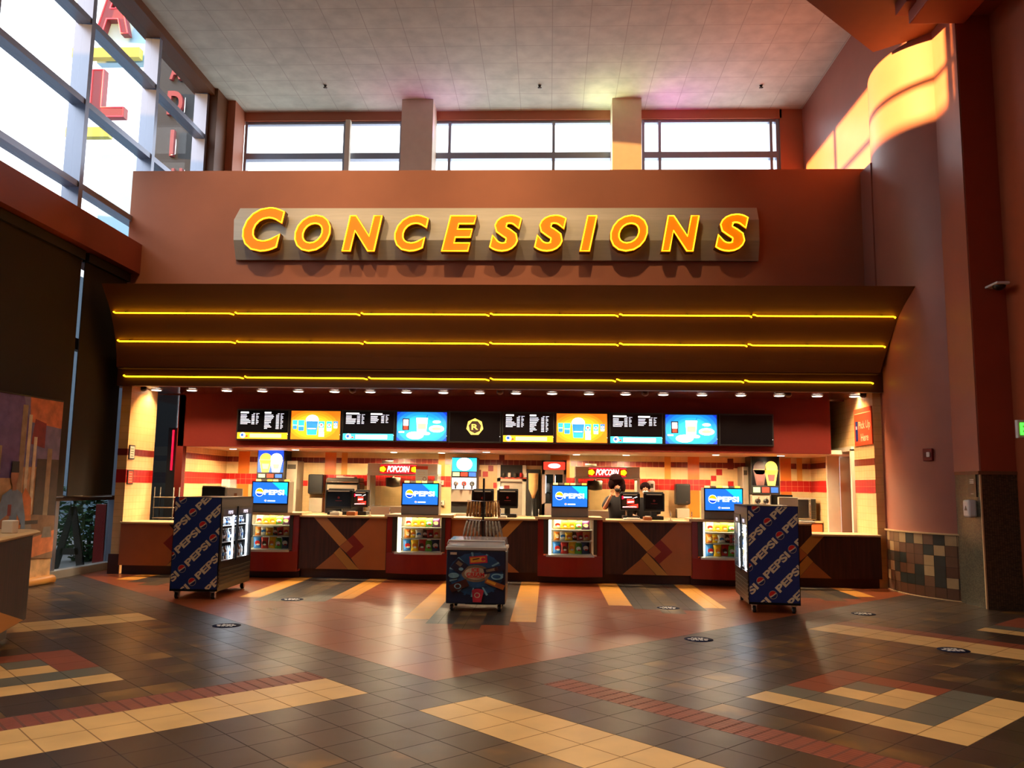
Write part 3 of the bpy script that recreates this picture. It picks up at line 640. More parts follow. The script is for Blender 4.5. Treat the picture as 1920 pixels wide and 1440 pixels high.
art([(0, .14), (1, .1), (1, .34), (0, .38)], 'b_street'); art([(.52, .28), (.7, .28), (.68, .44), (.6, .5), (.54, .42)], 'b_fire'); art([(0, .3), (.08, .3), (.1, .45), (0, .5)], 'b_fire')
art([(.55, .1), (1, .14), (1, .26), (.7, .22), (.55, .16)], 'b_orange'); art([(.56, .24), (.72, .24), (.7, .3), (.58, .3)], 'b_car'); art([(.56, .3), (.78, .3), (.78, .32), (.56, .32)], 'b_dark')
art([(.84, .22), (.97, .22), (.95, .28), (.86, .28)], 'b_car')
sh = [(.36, .12), (.52, .12), (.52, .36), (.58, .3), (.6, .2), (.64, .2), (.62, .34), (.56, .47), (.5, .49), (.42, .49), (.34, .46), (.3, .36), (.3, .3), (.36, .32)]
art([(u, v) for u, v in sh], 'b_shirt'); art([(.28, .27), (.36, .29), (.44, .34), (.42, .36), (.34, .33), (.28, .31)], 'b_face')
art([(.41, .35), (.45, .35), (.45, .41), (.41, .41)], 'b_red'); art([(.46+.045*math.cos(a*.4), .565+.055*math.sin(a*.4)) for a in range(16)], 'b_face')
art([(.415, .58), (.505, .58), (.5, .64), (.42, .64)], 'b_hair'); art([(.44, .485), (.49, .485), (.485, .53), (.445, .53)], 'b_face')
art([(.36, .02), (.52, .02), (.52, .2), (.36, .2)], 'b_dark')
mb.build('printed_sheet', t)
mb = MB(); 
for k in range(1): mb.tube([bp(-.01, -.02, .02), bp(1.02, -.02, .02)], .075, 'tan_laminate', 12)
mb.build('roller_base', t); mb = MB(); mb.tube([bp(0, 1, 0), bp(1, 1, 0)], .012, 'steel_dark'); mb.build('top_rail', t)

# ------------------------------------------------------------------ near counter at the left edge
t = thing('service_counter', 'dark wood counter with a pale top at the left edge of the lobby', 'counter', (-5.9, 7.5, 0))
def rounded(x0, x1, y0, y1, r, inset=0, n=8):
    x0 += inset; x1 -= inset; y0 += inset; y1 -= inset; out = []
    for ccx, ccy, a0 in ((x1-r, y0+r, -90), (x1-r, y1-r, 0), (x0+r, y1-r, 90), (x0+r, y0+r, 180)):
        out += [(ccx+r*math.cos(math.radians(a0+90*k/n)), ccy+r*math.sin(math.radians(a0+90*k/n))) for k in range(n+1)]
    return out
def loft(mb, rings, m, capb=True, capt=True):
    n = len(rings[0]); vs = [p for r in rings for p in r]
    fs = [(i*n+k, i*n+(k+1) % n, (i+1)*n+(k+1) % n, (i+1)*n+k) for i in range(len(rings)-1) for k in range(n)]
    if capb: fs.append(list(range(n))[::-1])
    if capt: fs.append(list(range((len(rings)-1)*n, len(rings)*n)))
    mb.add(vs, fs, m)
TC = Matrix.Translation(Vector((-5.07, 7.5, 0))) @ Matrix.Rotation(math.radians(19.4), 4, 'Z')
def MT(): m = MB(); m.T = TC; return m
R_ = lambda i, z: [(x, y, z) for x, y in rounded(-1.7, 0, -2.2, 1.75, .22, i)]
mb = MT(); loft(mb, [R_(.03, .17), R_(.03, .6), R_(.03, 1.06)], 'brown_wood'); mb.build('body', t)
mb = MT(); loft(mb, [R_(.17, 0), R_(.17, .17)], 'toe_kick'); mb.build('toe_kick', t)
mb = MT(); loft(mb, [R_(.0, 1.06), R_(-.03, 1.075), R_(-.03, 1.09), R_(.0, 1.11)], 'counter_stone'); mb.build('countertop', t)
TI = TC.inverted(); o_ = TI @ EYE; q_ = []
for px_, py_ in ((-70, 1090), (0, 1148), (42, 1190), (0, 1201), (-70, 1222)):
    d_ = TI.to_3x3() @ ray(px_, py_); f_ = (-.015-o_.x)/d_.x; q_.append(o_+d_*f_)
q_ = [Vector((-.03, p.y, max(.18, p.z))) for p in q_]
mat('inlay_gold', '#d88f2c', .5)
mb = MT(); mb.prism(q_, (.012, 0, 0), 'inlay_gold'); mb.build('inlay', t)
mb = MB(); mb.lathe((-5.75, 8.1, 1.11), [(.05, 0), (.05, .02), (.012, .03), (.012, .16)], 'chrome'); mb.tube([(-5.75, 8.1, 1.24), (-5.72, 8.1, 1.3), (-5.6, 8.1, 1.33)], .014, 'chrome'); tag(mb.build('tap'), 'small chrome spout standing on the near left counter', 'spout')
mb = MB(); mb.box(-5.55, -5.43, 8.3, 8.4, 1.11, 1.24, 'paper', .01); tag(mb.build('card_holder'), 'small cream card holder on the near left counter', 'holder')

# ------------------------------------------------------------------ serving counter
FY = 14.8; PB, PT = .165, 1.065
def pane(t, x0, w, y, zt, mirror, x_min, x_max):
    """front panel inlay; the motif spans x0..x0+w"""
    src = [('maple', [(.816, 0), (1, 0), (1, 1), (.71, 1), (.617, .787), (.76, .557), (.633, .328)]), ('tan_laminate', [(.184, 0), (.327, 0), (.566, .434), (.485, .557)]),
           ('maple', [(.568, .437), (.638, .557), (.561, .68), (.485, .565)]), ('tan_laminate', [(.485, .577), (.424, .69), (.587, 1), (.71, 1)]), ('maple', [(.224, 1), (.424, .697), (.582, 1)]),
           ('red_laminate', [(.566, .437), (.633, .328), (.76, .557), (.617, .787), (.561, .68), (.638, .557)])]
    for m, P in src:
        Q = [(x0+(1-u if mirror else u)*w, 1.065-v*(1.065-PB)) for u, v in P]
        mb = MB()
        # split concave outlines into a fan around triangulated ears
        from mathutils.geometry import tessellate_polygon
        tri = tessellate_polygon([[Vector((a, b, 0)) for a, b in Q]])
        any_ = False
        for tr in tri:
            q = clip([Q[i] for i in tr], x_min, x_max, PB, zt)
            if q: mb.xz(q, y, m, .004); any_ = True
        if any_: mb.build('inlay', t)
CASES = [(X(p, 1000, 14.6)-.566, X(p, 1000, 14.6)+.566) for p in (496, 783, 1069.5, 1362)]
xL, xR = -7.68, 5.74; xs1 = X(1522, 1000, FY)
UNITS = [('orange-brown low service counter at the left end beside the tiled pier', -7.68, CASES[0][0], [(266, 436, True)], [(-7.68, CASES[0][0], .9)]),
         ('service counter with diagonal inlays and red chevron, between left cooler and ice cream freezer', CASES[0][1], CASES[1][0], [(556, 724, False)], [(CASES[0][1], CASES[1][0], PT)]),
         ('service counter with diagonal inlays directly behind the ice cream freezer', CASES[1][1], CASES[2][0], [(843, 1012, True)], [(CASES[1][1], CASES[2][0], PT)]),
         ('service counter with diagonal inlays and red chevron in front of the two workers', CASES[2][1], CASES[3][0], [(1128, 1303, False)], [(CASES[2][1], CASES[3][0], PT)]),
         ('dark service counter stepping down to a low top at the right end', CASES[3][1], xR, [(1426, 1595, True)], [(CASES[3][1], xs1, PT), (xs1, xR, .88)])]
for lab, ua, ub, motifs, lev in UNITS:
    ctr = thing('service_counter', lab, 'counter', ((ua+ub)/2, 14.9, 0), group='service counter units')
    mb = MB(); mb.box(ua, ub, FY+.13, FY+.17, 0, PB, 'toe_kick'); mb.build('toe_kick', ctr)
    for x0, x1, zt in lev:
        mb = MB(); mb.box(x0, x1, FY, FY+.05, PB, zt, 'brown_wood'); mb.build('front_panel', ctr)
        for q0, q1, mir in motifs:
            xa, xb = X(q0, 1010, FY), X(q1, 1010, FY); pane(ctr, xa, xb-xa, FY, zt, mir, x0, x1)
        mb = MB(); mb.box(x0, x1, FY-.05, FY+.75, zt, zt+.035, 'counter_stone', .01); mb.build('countertop', ctr)
    if ua == -7.68:
        mb = MB(); mb.box(xL, X(266, 1010, FY), FY-.004, FY, PB, .9, 'maple'); mb.build('inlay', ctr)

# ------------------------------------------------------------------ lit snack cases in the counter front
BAGN = {'yellow': '#e8b818', 'green': '#5a9a2a', 'orange': '#d8741c', 'red': '#b02018', 'brown': '#4a2414', 'white': '#d8d4cc', 'blue': '#2a6ab0', 'dark blue': '#1c2850', 'purple': '#5a2050', 'cream': '#d8b878'}
for k, c in BAGN.items(): mat('bag_'+k.replace(' ', '_'), c, .3, var=.08, vscale=14)
def bag_mesh(mb, x, y, z, w, h, m, m2, tilt, rn):
    nx_, nz2 = 7, 9; vs = []
    for sgn in (-1, 1):
        for j in range(nz2):
            v = j/(nz2-1)
            for i in range(nx_):
                u = i/(nx_-1); bul = (math.sin(math.pi*u)**.6)*(math.sin(math.pi*v)**.5)*.03
                px_ = (u-.5)*w*(1-.1*math.sin(math.pi*v)); pz_ = v*h
                py_ = sgn*(bul+.002)+(rn.uniform(-.003, .003) if 0 < i < 6 and 0 < j < 8 else 0)
                q = Matrix.Rotation(tilt, 3, 'Y') @ Vector((px_, py_, pz_)); vs.append((x+q.x, y+q.y, z+q.z+abs(math.sin(tilt))*w*.5))
    fs = []
    for s in (0, 1):
        o = s*nx_*nz2; fs += [(o+j*nx_+i, o+j*nx_+i+1, o+(j+1)*nx_+i+1, o+(j+1)*nx_+i) for j in range(nz2-1) for i in range(nx_-1)]
    N = nx_*nz2
    fs += [(j*nx_, (j+1)*nx_, N+(j+1)*nx_, N+j*nx_) for j in range(nz2-1)]+[(j*nx_+6, (j+1)*nx_+6, N+(j+1)*nx_+6, N+j*nx_+6) for j in range(nz2-1)]+[(i, i+1, N+i+1, N+i) for i in range(nx_-1)]
    mb.add(vs, fs, m, True)
    disc(mb, (x, y-.036, z+h*.5), (1, 0, 0), (0, 0, 1), w*.3, m2, .002, 12, ry=h*.2)
    disc(mb, (x+w*.06, y-.039, z+h*.36), (1, 0, 0), (0, 0, 1), w*.2, 'bag_white' if m2 != 'bag_white' else 'bag_red', .001, 8, ry=h*.08)
ordn = ['leftmost', 'second', 'third', 'fourth', 'fifth', 'sixth']
case_name = ['behind the left drinks cooler', 'left of the ice cream freezer', 'right of the ice cream freezer', 'beside the right drinks cooler']
def slab(mb, x0, x1, yb, yf, bow, z0, z1, m):
    pts = [(x0, yb), (x1, yb), (x1, yf)]+[(x1+(x0-x1)*k/10, yf-bow*math.sin(math.pi*k/10)) for k in range(1, 10)]+[(x0, yf)]
    mb.prism([(x, y, z0) for x, y in pts], (0, 0, z1-z0), m)
for ci, px in enumerate((496, 783, 1069.5, 1362)):
    xc = X(px, 1000, 14.6); hw = .565
    t = thing('display_case', 'lit glass snack case in a red cabinet, '+case_name[ci], 'display case', (xc, 14.7, 0), group='lit snack cases in the counter front')
    mb = MB(); slab(mb, xc-hw, xc+hw, 14.99, FY-.07, .1, .12, .47, 'red_laminate'); slab(mb, xc-hw, xc+hw, 14.99, FY+.08, .02, 0, .12, 'toe_kick'); mb.build('base_cabinet', t)
    for s in (-1, 1):
        mb = MB(); xq = xc+s*hw; mb.box(xq, xq-s*.1, FY-.07, 15.4, .47, 1.1, 'red_laminate'); mb.box(xq-s*.1, xq-s*(.19 if s < 0 else .16), FY-.1, FY-.06, .5, 1.1, 'steel_dark'); mb.build('side_panel', t)
    mb = MB(); slab(mb, xc-hw-.0, xc+hw+.0, 15.5, FY-.09, .11, 1.1, 1.14, 'counter_stone'); slab(mb, xc-hw-.05, xc+hw+.05, FY-.055, FY-.09, .09, 1.1, 1.14, 'counter_stone'); mb.build('countertop', t)
    mb = MB(); slab(mb, xc-.42, xc+.42, FY, FY-.11, .07, .455, .49, 'alu_light'); mb.build('sill', t)
    xi0, xi1 = xc-.38, xc+.4
    mb = MB(); mb.box(xi0, xi1, 15.3, 15.34, .49, 1.1, 'white'); mb.box(xi0, xi1, FY-.05, 15.34, .47, .49, 'white'); mb.build('interior', t)
    mb = MB(); mb.box(xi0-.02, xi0, FY-.02, 15.3, .49, 1.1, 'white'); mb.box(xi0, xi0+.05, FY+.0, FY+.03, .5, 1.08, 'case_light'); mb.build('light_tube', t)
    mb = MB(); mb.box(xi1-.012, xi1, FY+.0, FY+.03, .5, 1.08, 'alu_light'); mb.build('light_tube', t)
    for z in (.71, .905):
        mb = MB(); mb.box(xi0+.04, xi1, FY-.02, 15.25, z, z+.01, 'alu_light'); mb.build('shelf', t)
    g = MB(); n_ = 8; ptsg = [(xi0-.02+(xi1-xi0+.04)*k/n_, FY-.11-.05*math.sin(math.pi*k/n_)) for k in range(n_+1)]
    g.add([(x, y, .49) for x, y in ptsg]+[(x, y, 1.1) for x, y in ptsg], [(k, k+1, n_+2+k, n_+1+k) for k in range(n_)], 'glass'); g.build('glass_front', t)
    rn = random.Random(5)
    colr = [['cream', 'yellow', 'yellow', 'green', 'purple'], ['orange', 'white', 'yellow', 'brown', 'red', 'cream'], ['blue', 'red', 'yellow', 'green', 'dark blue']]
    accent = {'yellow': 'orange', 'green': 'white', 'cream': 'red', 'purple': 'cream', 'orange': 'cream', 'white': 'blue', 'brown': 'white', 'red': 'brown', 'blue': 'red', 'dark blue': 'white'}
    for r, (z, lst, shn) in enumerate(((.917, colr[0], 'top'), (.722, colr[1], 'middle'), (.492, colr[2], 'bottom'))):
        lst = list(lst)
        if ci % 2: lst[1], lst[2] = lst[2], lst[1]
        nb = len(lst); 
        for i, cn in enumerate(lst):
            x = xi0+.1+(xi1-xi0-.16)*(i+.5)/nb; h = (.165 if r < 2 else .205)*rn.uniform(.86, 1.03); wd = min(.165, .72/nb+.01)*rn.uniform(.88, 1.08)
            mb = MB(); bag_mesh(mb, x, FY+.13+rn.uniform(-.02, .03), z+.0, wd, h, 'bag_'+cn.replace(' ', '_'), 'bag_'+accent[cn].replace(' ', '_'), rn.uniform(-.13, .13), rn)
            tag(mb.build('snack_bag'), '%s snack bag, %s%s, %s shelf, case %s' % (cn, ordn[i], '' if i == 0 else ' from left', shn, case_name[ci]), 'snack bag', 'snack bags in the lit counter cases')
    lamp('AREA', 'case_lamp', (xc, FY+.1, 1.08), 6, lin('#fff0c0'), shape='RECTANGLE', size=.7, size_y=.15)

# ------------------------------------------------------------------ promotional screens on the cases
def globe(mb, c, u, v, r, base='sc_white', red='pepsi_red', blue='globe_blue', d=.0015):
    """round drinks emblem: red cap, white wave, blue bowl"""
    c = Vector(c); u = Vector(u); v = Vector(v); n = u.cross(v).normalized()
    disc(mb, c, u, v, r, base, d)
    def seg(f, sgn, m):
        pts = []
        for k in range(25):
            a = math.pi*k/24; pts.append((r*.9*math.cos(a), sgn*r*.9*math.sin(a)))
        lo = [(x, f(x/r)*r) for x in [r*.9*(-1+2*k/12) for k in range(13)]]
        P = [p for p in pts if (p[1]-f(p[0]/r)*r)*sgn > 0]+lo
        a = math.radians(-18); P = [(x*math.cos(a)-y*math.sin(a), x*math.sin(a)+y*math.cos(a)) for x, y in P]
        from mathutils.geometry import tessellate_polygon
        for tr in tessellate_polygon([[Vector((x, y, 0)) for x, y in P]]): mb.poly([c+u*P[i][0]+v*P[i][1]+n*(d*2) for i in tr], m)
    seg(lambda x: .12+.2*x-.15*x*x, 1, red); seg(lambda x: -.3+.25*x+.1*x*x, -1, blue)
scr = [(496, 474, 539, 904.5, 943.5, 'above the case behind the left cooler'), (788, 755, 821, 907.5, 946, 'left of the ice cream freezer'), (1068, 1036, 1101, 911.5, 950, 'right of the ice cream freezer'), (1357, 1322, 1391, 917, 957, 'partly hidden by the right drinks cooler')]
Ysn = 14.72
for k, (px, a, b, c, d, lab) in enumerate(scr):
    xm = (a+b)/2; x0, x1, z0, z1 = X(a, 925, Ysn), X(b, 925, Ysn), Z(xm, d, Ysn), Z(xm, c, Ysn)
    t = thing('promo_display', 'countertop display with bright blue PEPSI screen, '+lab, 'display', ((x0+x1)/2, Ysn+.15, 1.14), group='blue promo displays on the counter')
    mb = MB(); mb.box(x0-.02, x1+.02, Ysn+.005, Ysn+.3, 1.14, z1+.02, 'steel', .008); mb.build('housing', t)
    mb = MB(); mb.box(x0-.02, x1+.02, Ysn-.006, Ysn+.005, z0-.02, z1+.02, 'black'); mb.build('bezel', t)
    mb = MB(); mb.box(x0, x1, Ysn-.01, Ysn-.006, z0, z1, 'sc_sky'); y = Ysn-.0105; W = x1-x0; H = z1-z0
    mb.xz([(x0+W*.55, z1), (x1, z1), (x1, z0+H*.35)], y, 'sc_cyan', .0005)
    globe(mb, (x0+W*.2, y-.001, z0+H*.52), (1, 0, 0), (0, 0, 1), H*.2, red='sc_orange', blue='sc_deep', d=.001)
    put_text(mb, 'PEPSI', (x0+W*.33, y-.0005, z0+H*.4), (1, 0, 0), (0, 0, 1), W*.58, H*.25, 'sc_white', .001, bold=.05)
    globe(mb, (x0+W*.38, y-.001, z0+H*.12), (1, 0, 0), (0, 0, 1), H*.05, red='sc_red', blue='sc_deep', d=.001); mb.xz([(x0+W*.44, z0+H*.09), (x0+W*.66, z0+H*.09), (x0+W*.66, z0+H*.14), (x0+W*.44, z0+H*.14)], y, 'sc_white', .001)
    mb.build('screen', t)
    for q in range(6):
        mb = MB(); xx = x0+W*q/6+.01; mb.box(xx, xx+W/6-.015, Ysn+.1, Ysn+.11, z1+.02, z1+.055, ('sc_peach', 'paper', 'sc_gold')[q % 3]); mb.build('price_tag', t)
mb = MB(); Yt = 15.1; mb.box(X(779, 890, Yt), X(802, 890, Yt), Yt, Yt+.01, 1.14, Z(790, 874, Yt), 'paper'); mb.box(X(779, 890, Yt), X(802, 890, Yt), Yt-.003, Yt, Z(790, 880, Yt), Z(790, 874, Yt), 'pick_red')
for q in range(3): mb.box(X(784, 890, Yt), X(797, 890, Yt), Yt-.002, Yt, Z(790, 885+q*4, Yt)-.006, Z(790, 885+q*4, Yt), 'b_haze')
disc(mb, (X(796, 898, Yt), Yt-.002, Z(796, 898, Yt)), (1, 0, 0), (0, 0, 1), .035, 'b_red', .001); disc(mb, (X(796, 898, Yt), Yt-.003, Z(796, 898, Yt)), (1, 0, 0), (0, 0, 1), .025, 'paper', .001)
tag(mb.build('notice_sign'), 'upright paper notice with a red header behind the second blue promo display', 'sign')

# ------------------------------------------------------------------ drinks coolers on casters
mat('bottle_clear', '#c8dce8', .1, spec=.8, alpha=.75); mat('bottle_dark', '#141828', .15, spec=.8); mat('bottle_amber', '#a0643c', .15, spec=.8)
def caster(x, y, par, T):
    mb = MB(); mb.T = T; mb.tube([(x-.018, y, .045), (x+.018, y, .045)], .045, 'rubber', 16); mb.box(x-.03, x-.022, y-.028, y+.028, .03, .1, 'chrome', .003); mb.box(x+.022, x+.03, y-.028, y+.028, .03, .1, 'chrome', .003); mb.box(x-.04, x+.04, y-.04, y+.04, .098, .114, 'chrome')
    disc(mb, (x-.019, y, .045), (0, -1, 0), (0, 0, 1), .028, 'chrome', .012); disc(mb, (x+.019, y, .045), (0, 1, 0), (0, 0, 1), .028, 'chrome', .012); mb.build('caster', par)
def cooler(name, lab, org, rz, sgn):
    t = thing(name, lab, 'drinks cooler', (org[0], org[1], 0), rz, group='drinks coolers on casters')
    T = WORLD[t.name]; D, Wd, z0, z1 = .68, 1.42, .115, 1.44
    fx = D if sgn > 0 else 0.   # where the door side is
    def L():
        mb = MB(); mb.T = T; return mb
    s = sgn; bi = fx-s*.08
    mb = L(); bk = D-fx
    mb.box(0, D, 0, .03, z0, z1, 'black'); mb.box(0, D, Wd-.03, Wd, z0, z1, 'black'); mb.box(bk, bk+s*.03, 0, Wd, z0, z1, 'black'); mb.box(0, D, 0, Wd, z1-.03, z1, 'steel_dark'); mb.box(0, D, 0, Wd, z0, .42, 'black'); mb.build('cabinet', t)
    # wrapped side panel with slanting words
    mb = L(); mb.box(.01, D-.01, -.006, 0, z0+.03, z1-.005, 'pepsi_blue'); x0, x1, y0, y1 = .012, D-.012, z0+.032, z1-.007
    ang = math.radians(45.8); ca, sa = math.cos(ang), math.sin(ang)
    vs, fs = glyphs('PEPSI', .055, 0); xs = [p[0] for p in vs]; ys = [p[1] for p in vs]; gx0, gx1, gy0, gy1 = min(xs), max(xs), min(ys), max(ys)
    gw, gh = .44, .1
    for i in range(-4, 5):
        for j in range(-4, 12):
            gx = .272+.424*i+.157*j; gz = z1-.215+.436*i-.18*j
            if not (-.7 < gx < 1.3 and -.5 < gz < 2): continue
            for f in fs:
                P = []
                for a in f:
                    u = .085+(vs[a][0]-gx0)/(gx1-gx0)*gw; v = -gh/2+(vs[a][1]-gy0)/(gy1-gy0)*gh; P.append((gx+u*ca-v*sa, gz+u*sa+v*ca))
                q = clip(P, x0, x1, y0, y1)
                if q: mb.poly([(x, -.008, z) for x, z in q], 'wrap_cream')
            r = .056
            for rad, m, dd, f0 in ((r, 'wrap_cream', .0080, None), (r*.93, 'globe_blue', .0084, None)):
                P = [(gx+rad*math.cos(a*.2618), gz+rad*math.sin(a*.2618)) for a in range(24)]; q = clip(P, x0, x1, y0, y1)
                if q: mb.poly([(x, -dd, z) for x, z in q], m)
            def capp(f, lo, hi, m, dd):
                A = []
                for k in range(13):
                    x = -r*.9+r*1.8*k/12; A.append((x, max(-math.sqrt(max(0, (r*.9)**2-x*x)), min(f(x/r)*r, math.sqrt(max(0, (r*.9)**2-x*x))))))
                B = [(x, math.sqrt(max(0, (r*.9)**2-x*x))) for x, _ in A][::-1]
                P = A+B; rt = math.radians(20); P = [(gx+x*math.cos(rt)-y*math.sin(rt), gz+x*math.sin(rt)+y*math.cos(rt)) for x, y in P]
                for k in range(12):
                    q4 = clip([P[k], P[k+1], P[24-k], P[25-k]], x0, x1, y0, y1)
                    if q4: mb.poly([(x, -dd, z) for x, z in q4], m)
            capp(lambda x: -.25+.3*x, 0, 0, 'wrap_cream', .0088); capp(lambda x: .0+.25*x+.2*x*x, 0, 0, 'pepsi_red', .0092)
    mb.build('side_wrap', t)
    # door side
    mb = L(); f0, f1 = fx-s*.04, fx
    mb.box(f0, f1, 0, Wd, 1.3, z1, 'steel_dark'); mb.box(f0, f1, 0, .05, .42, 1.3, 'black'); mb.box(f0, f1, Wd-.05, Wd, .42, 1.3, 'black'); mb.box(f0, f1, 0, Wd, .42, .5, 'black'); mb.build('door_frame', t)
    mb = L()
    for k in range(5): mb.box(fx-s*.02, fx+s*.006, .03, Wd-.03, .17+k*.055, .2+k*.055, 'steel_dark')
    mb.build('grille', t)
    for a, b, off in ((.05, .73, .0), (.69, Wd-.05, .012)):
        mb = L(); q0, q1 = fx+s*(off-.012), fx+s*off
        for c, d in ((a, a+.045), (b-.045, b)): mb.box(q0, q1, c, d, .5, 1.3, 'black')
        for c, d in ((.5, .53), (1.27, 1.3)): mb.box(q0, q1, a, b, c, d, 'black')
        mb.box(q0, q1, a+.045, b-.045, 1.17, 1.27, 'pepsi_blue')
        dr = mb.build('door', t)
        u = (0, s, 0); e = L(); yy0 = (a+b)/2-.1 if s > 0 else (a+b)/2+.1
        put_text(e, 'PEPSI', (q1+s*.001, yy0, 1.195), u, (0, 0, 1), .2, .05, 'sc_text', .001, bold=.05); e.build('lettering', dr)
        g = L(); g.box(fx+s*(off-.008), fx+s*(off-.005), a+.045, b-.045, .53, 1.17, 'glass'); g.build('door_glass', dr)
        h = L(); h.tube([(fx+s*(off+.005), (b-.02), .8), (fx+s*(off+.02), (b-.02), .82), (fx+s*(off+.02), (b-.02), .98), (fx+s*(off+.005), (b-.02), 1.0)], .007, 'black', 6); h.build('handle', dr)
    mb = L(); mb.box(bk+s*.03, bk+s*.035, .04, Wd-.04, .5, 1.28, 'white'); mb.build('interior_lining', t)
    for yq in (.07, Wd-.07, Wd/2):
        mb = L(); mb.box(fx-s*.07, fx-s*.055, yq-.018, yq+.018, .5, 1.28, 'led_white'); mb.build('light_strip', t)
    for z in (.52, .78, 1.02):
        mb = L(); mb.box(bk+s*.04, fx-s*.08, .04, Wd-.04, z-.01, z, 'alu_light'); mb.build('shelf', t)
    for x in (.08, D-.08):
        for y in (.08, Wd-.08): caster(x, y, t, T)
    for r, z in enumerate((.52, .78, 1.02)):
        cols = (['bottle_clear', 'bottle_clear', 'bottle_amber'], ['bottle_clear', 'bottle_dark', 'bottle_clear'], ['bottle_dark', 'bottle_clear', 'bottle_dark'])[r]
        hb_ = (.2, .19, .12)[r]
        for k in range(13):
            yk = .1+k*(Wd-.2)/12; m = cols[k % 3]; mb = L(); xk = fx-s*.14
            mb.lathe((xk, yk, z), [(.03, 0), (.034, .01), (.034, hb_*.62), (.013, hb_*.85), (.013, hb_*.93)], m, 12); o = mb.build('drink_bottle')
            cp = L(); cp.lathe((xk, yk, z+hb_*.93), [(.016, 0), (.016, hb_*.07)], 'white' if r else 'bottle_dark', 10); cp.build('cap', o)
            lb = L(); lb.lathe((xk, yk, z+hb_*.25), [(.0347, 0), (.0347, hb_*.25)], ('bag_white', 'bag_blue', 'bag_white')[(k+r) % 3], 12); lb.build('bottle_label', o)
            tag(o, ('tall clear drink bottle on the bottom shelf of the %s', 'drink bottle on the middle shelf of the %s', 'short drink bottle on the top shelf of the %s')[r] % lab.split(',')[1].strip(), 'bottle', 'bottles on the %s shelf of the %s' % (('bottom', 'middle', 'top')[r], lab.split(',')[1].strip()))
    lamp('AREA', 'cooler_lamp', tuple(T @ Vector((fx-s*.1, Wd/2, 1.27))), 14, lin('#e4f0ff'), shape='RECTANGLE', size=.1, size_y=1.2)
    return t
cooler('drinks_cooler', 'blue PEPSI-wrapped drinks cooler with doors facing right, left drinks cooler', (-5.37, 11.83), math.radians(2.0), 1)
cooler('drinks_cooler', 'blue PEPSI-wrapped drinks cooler with doors facing left, right drinks cooler', (2.735, 11.68), math.radians(-5.5), -1)

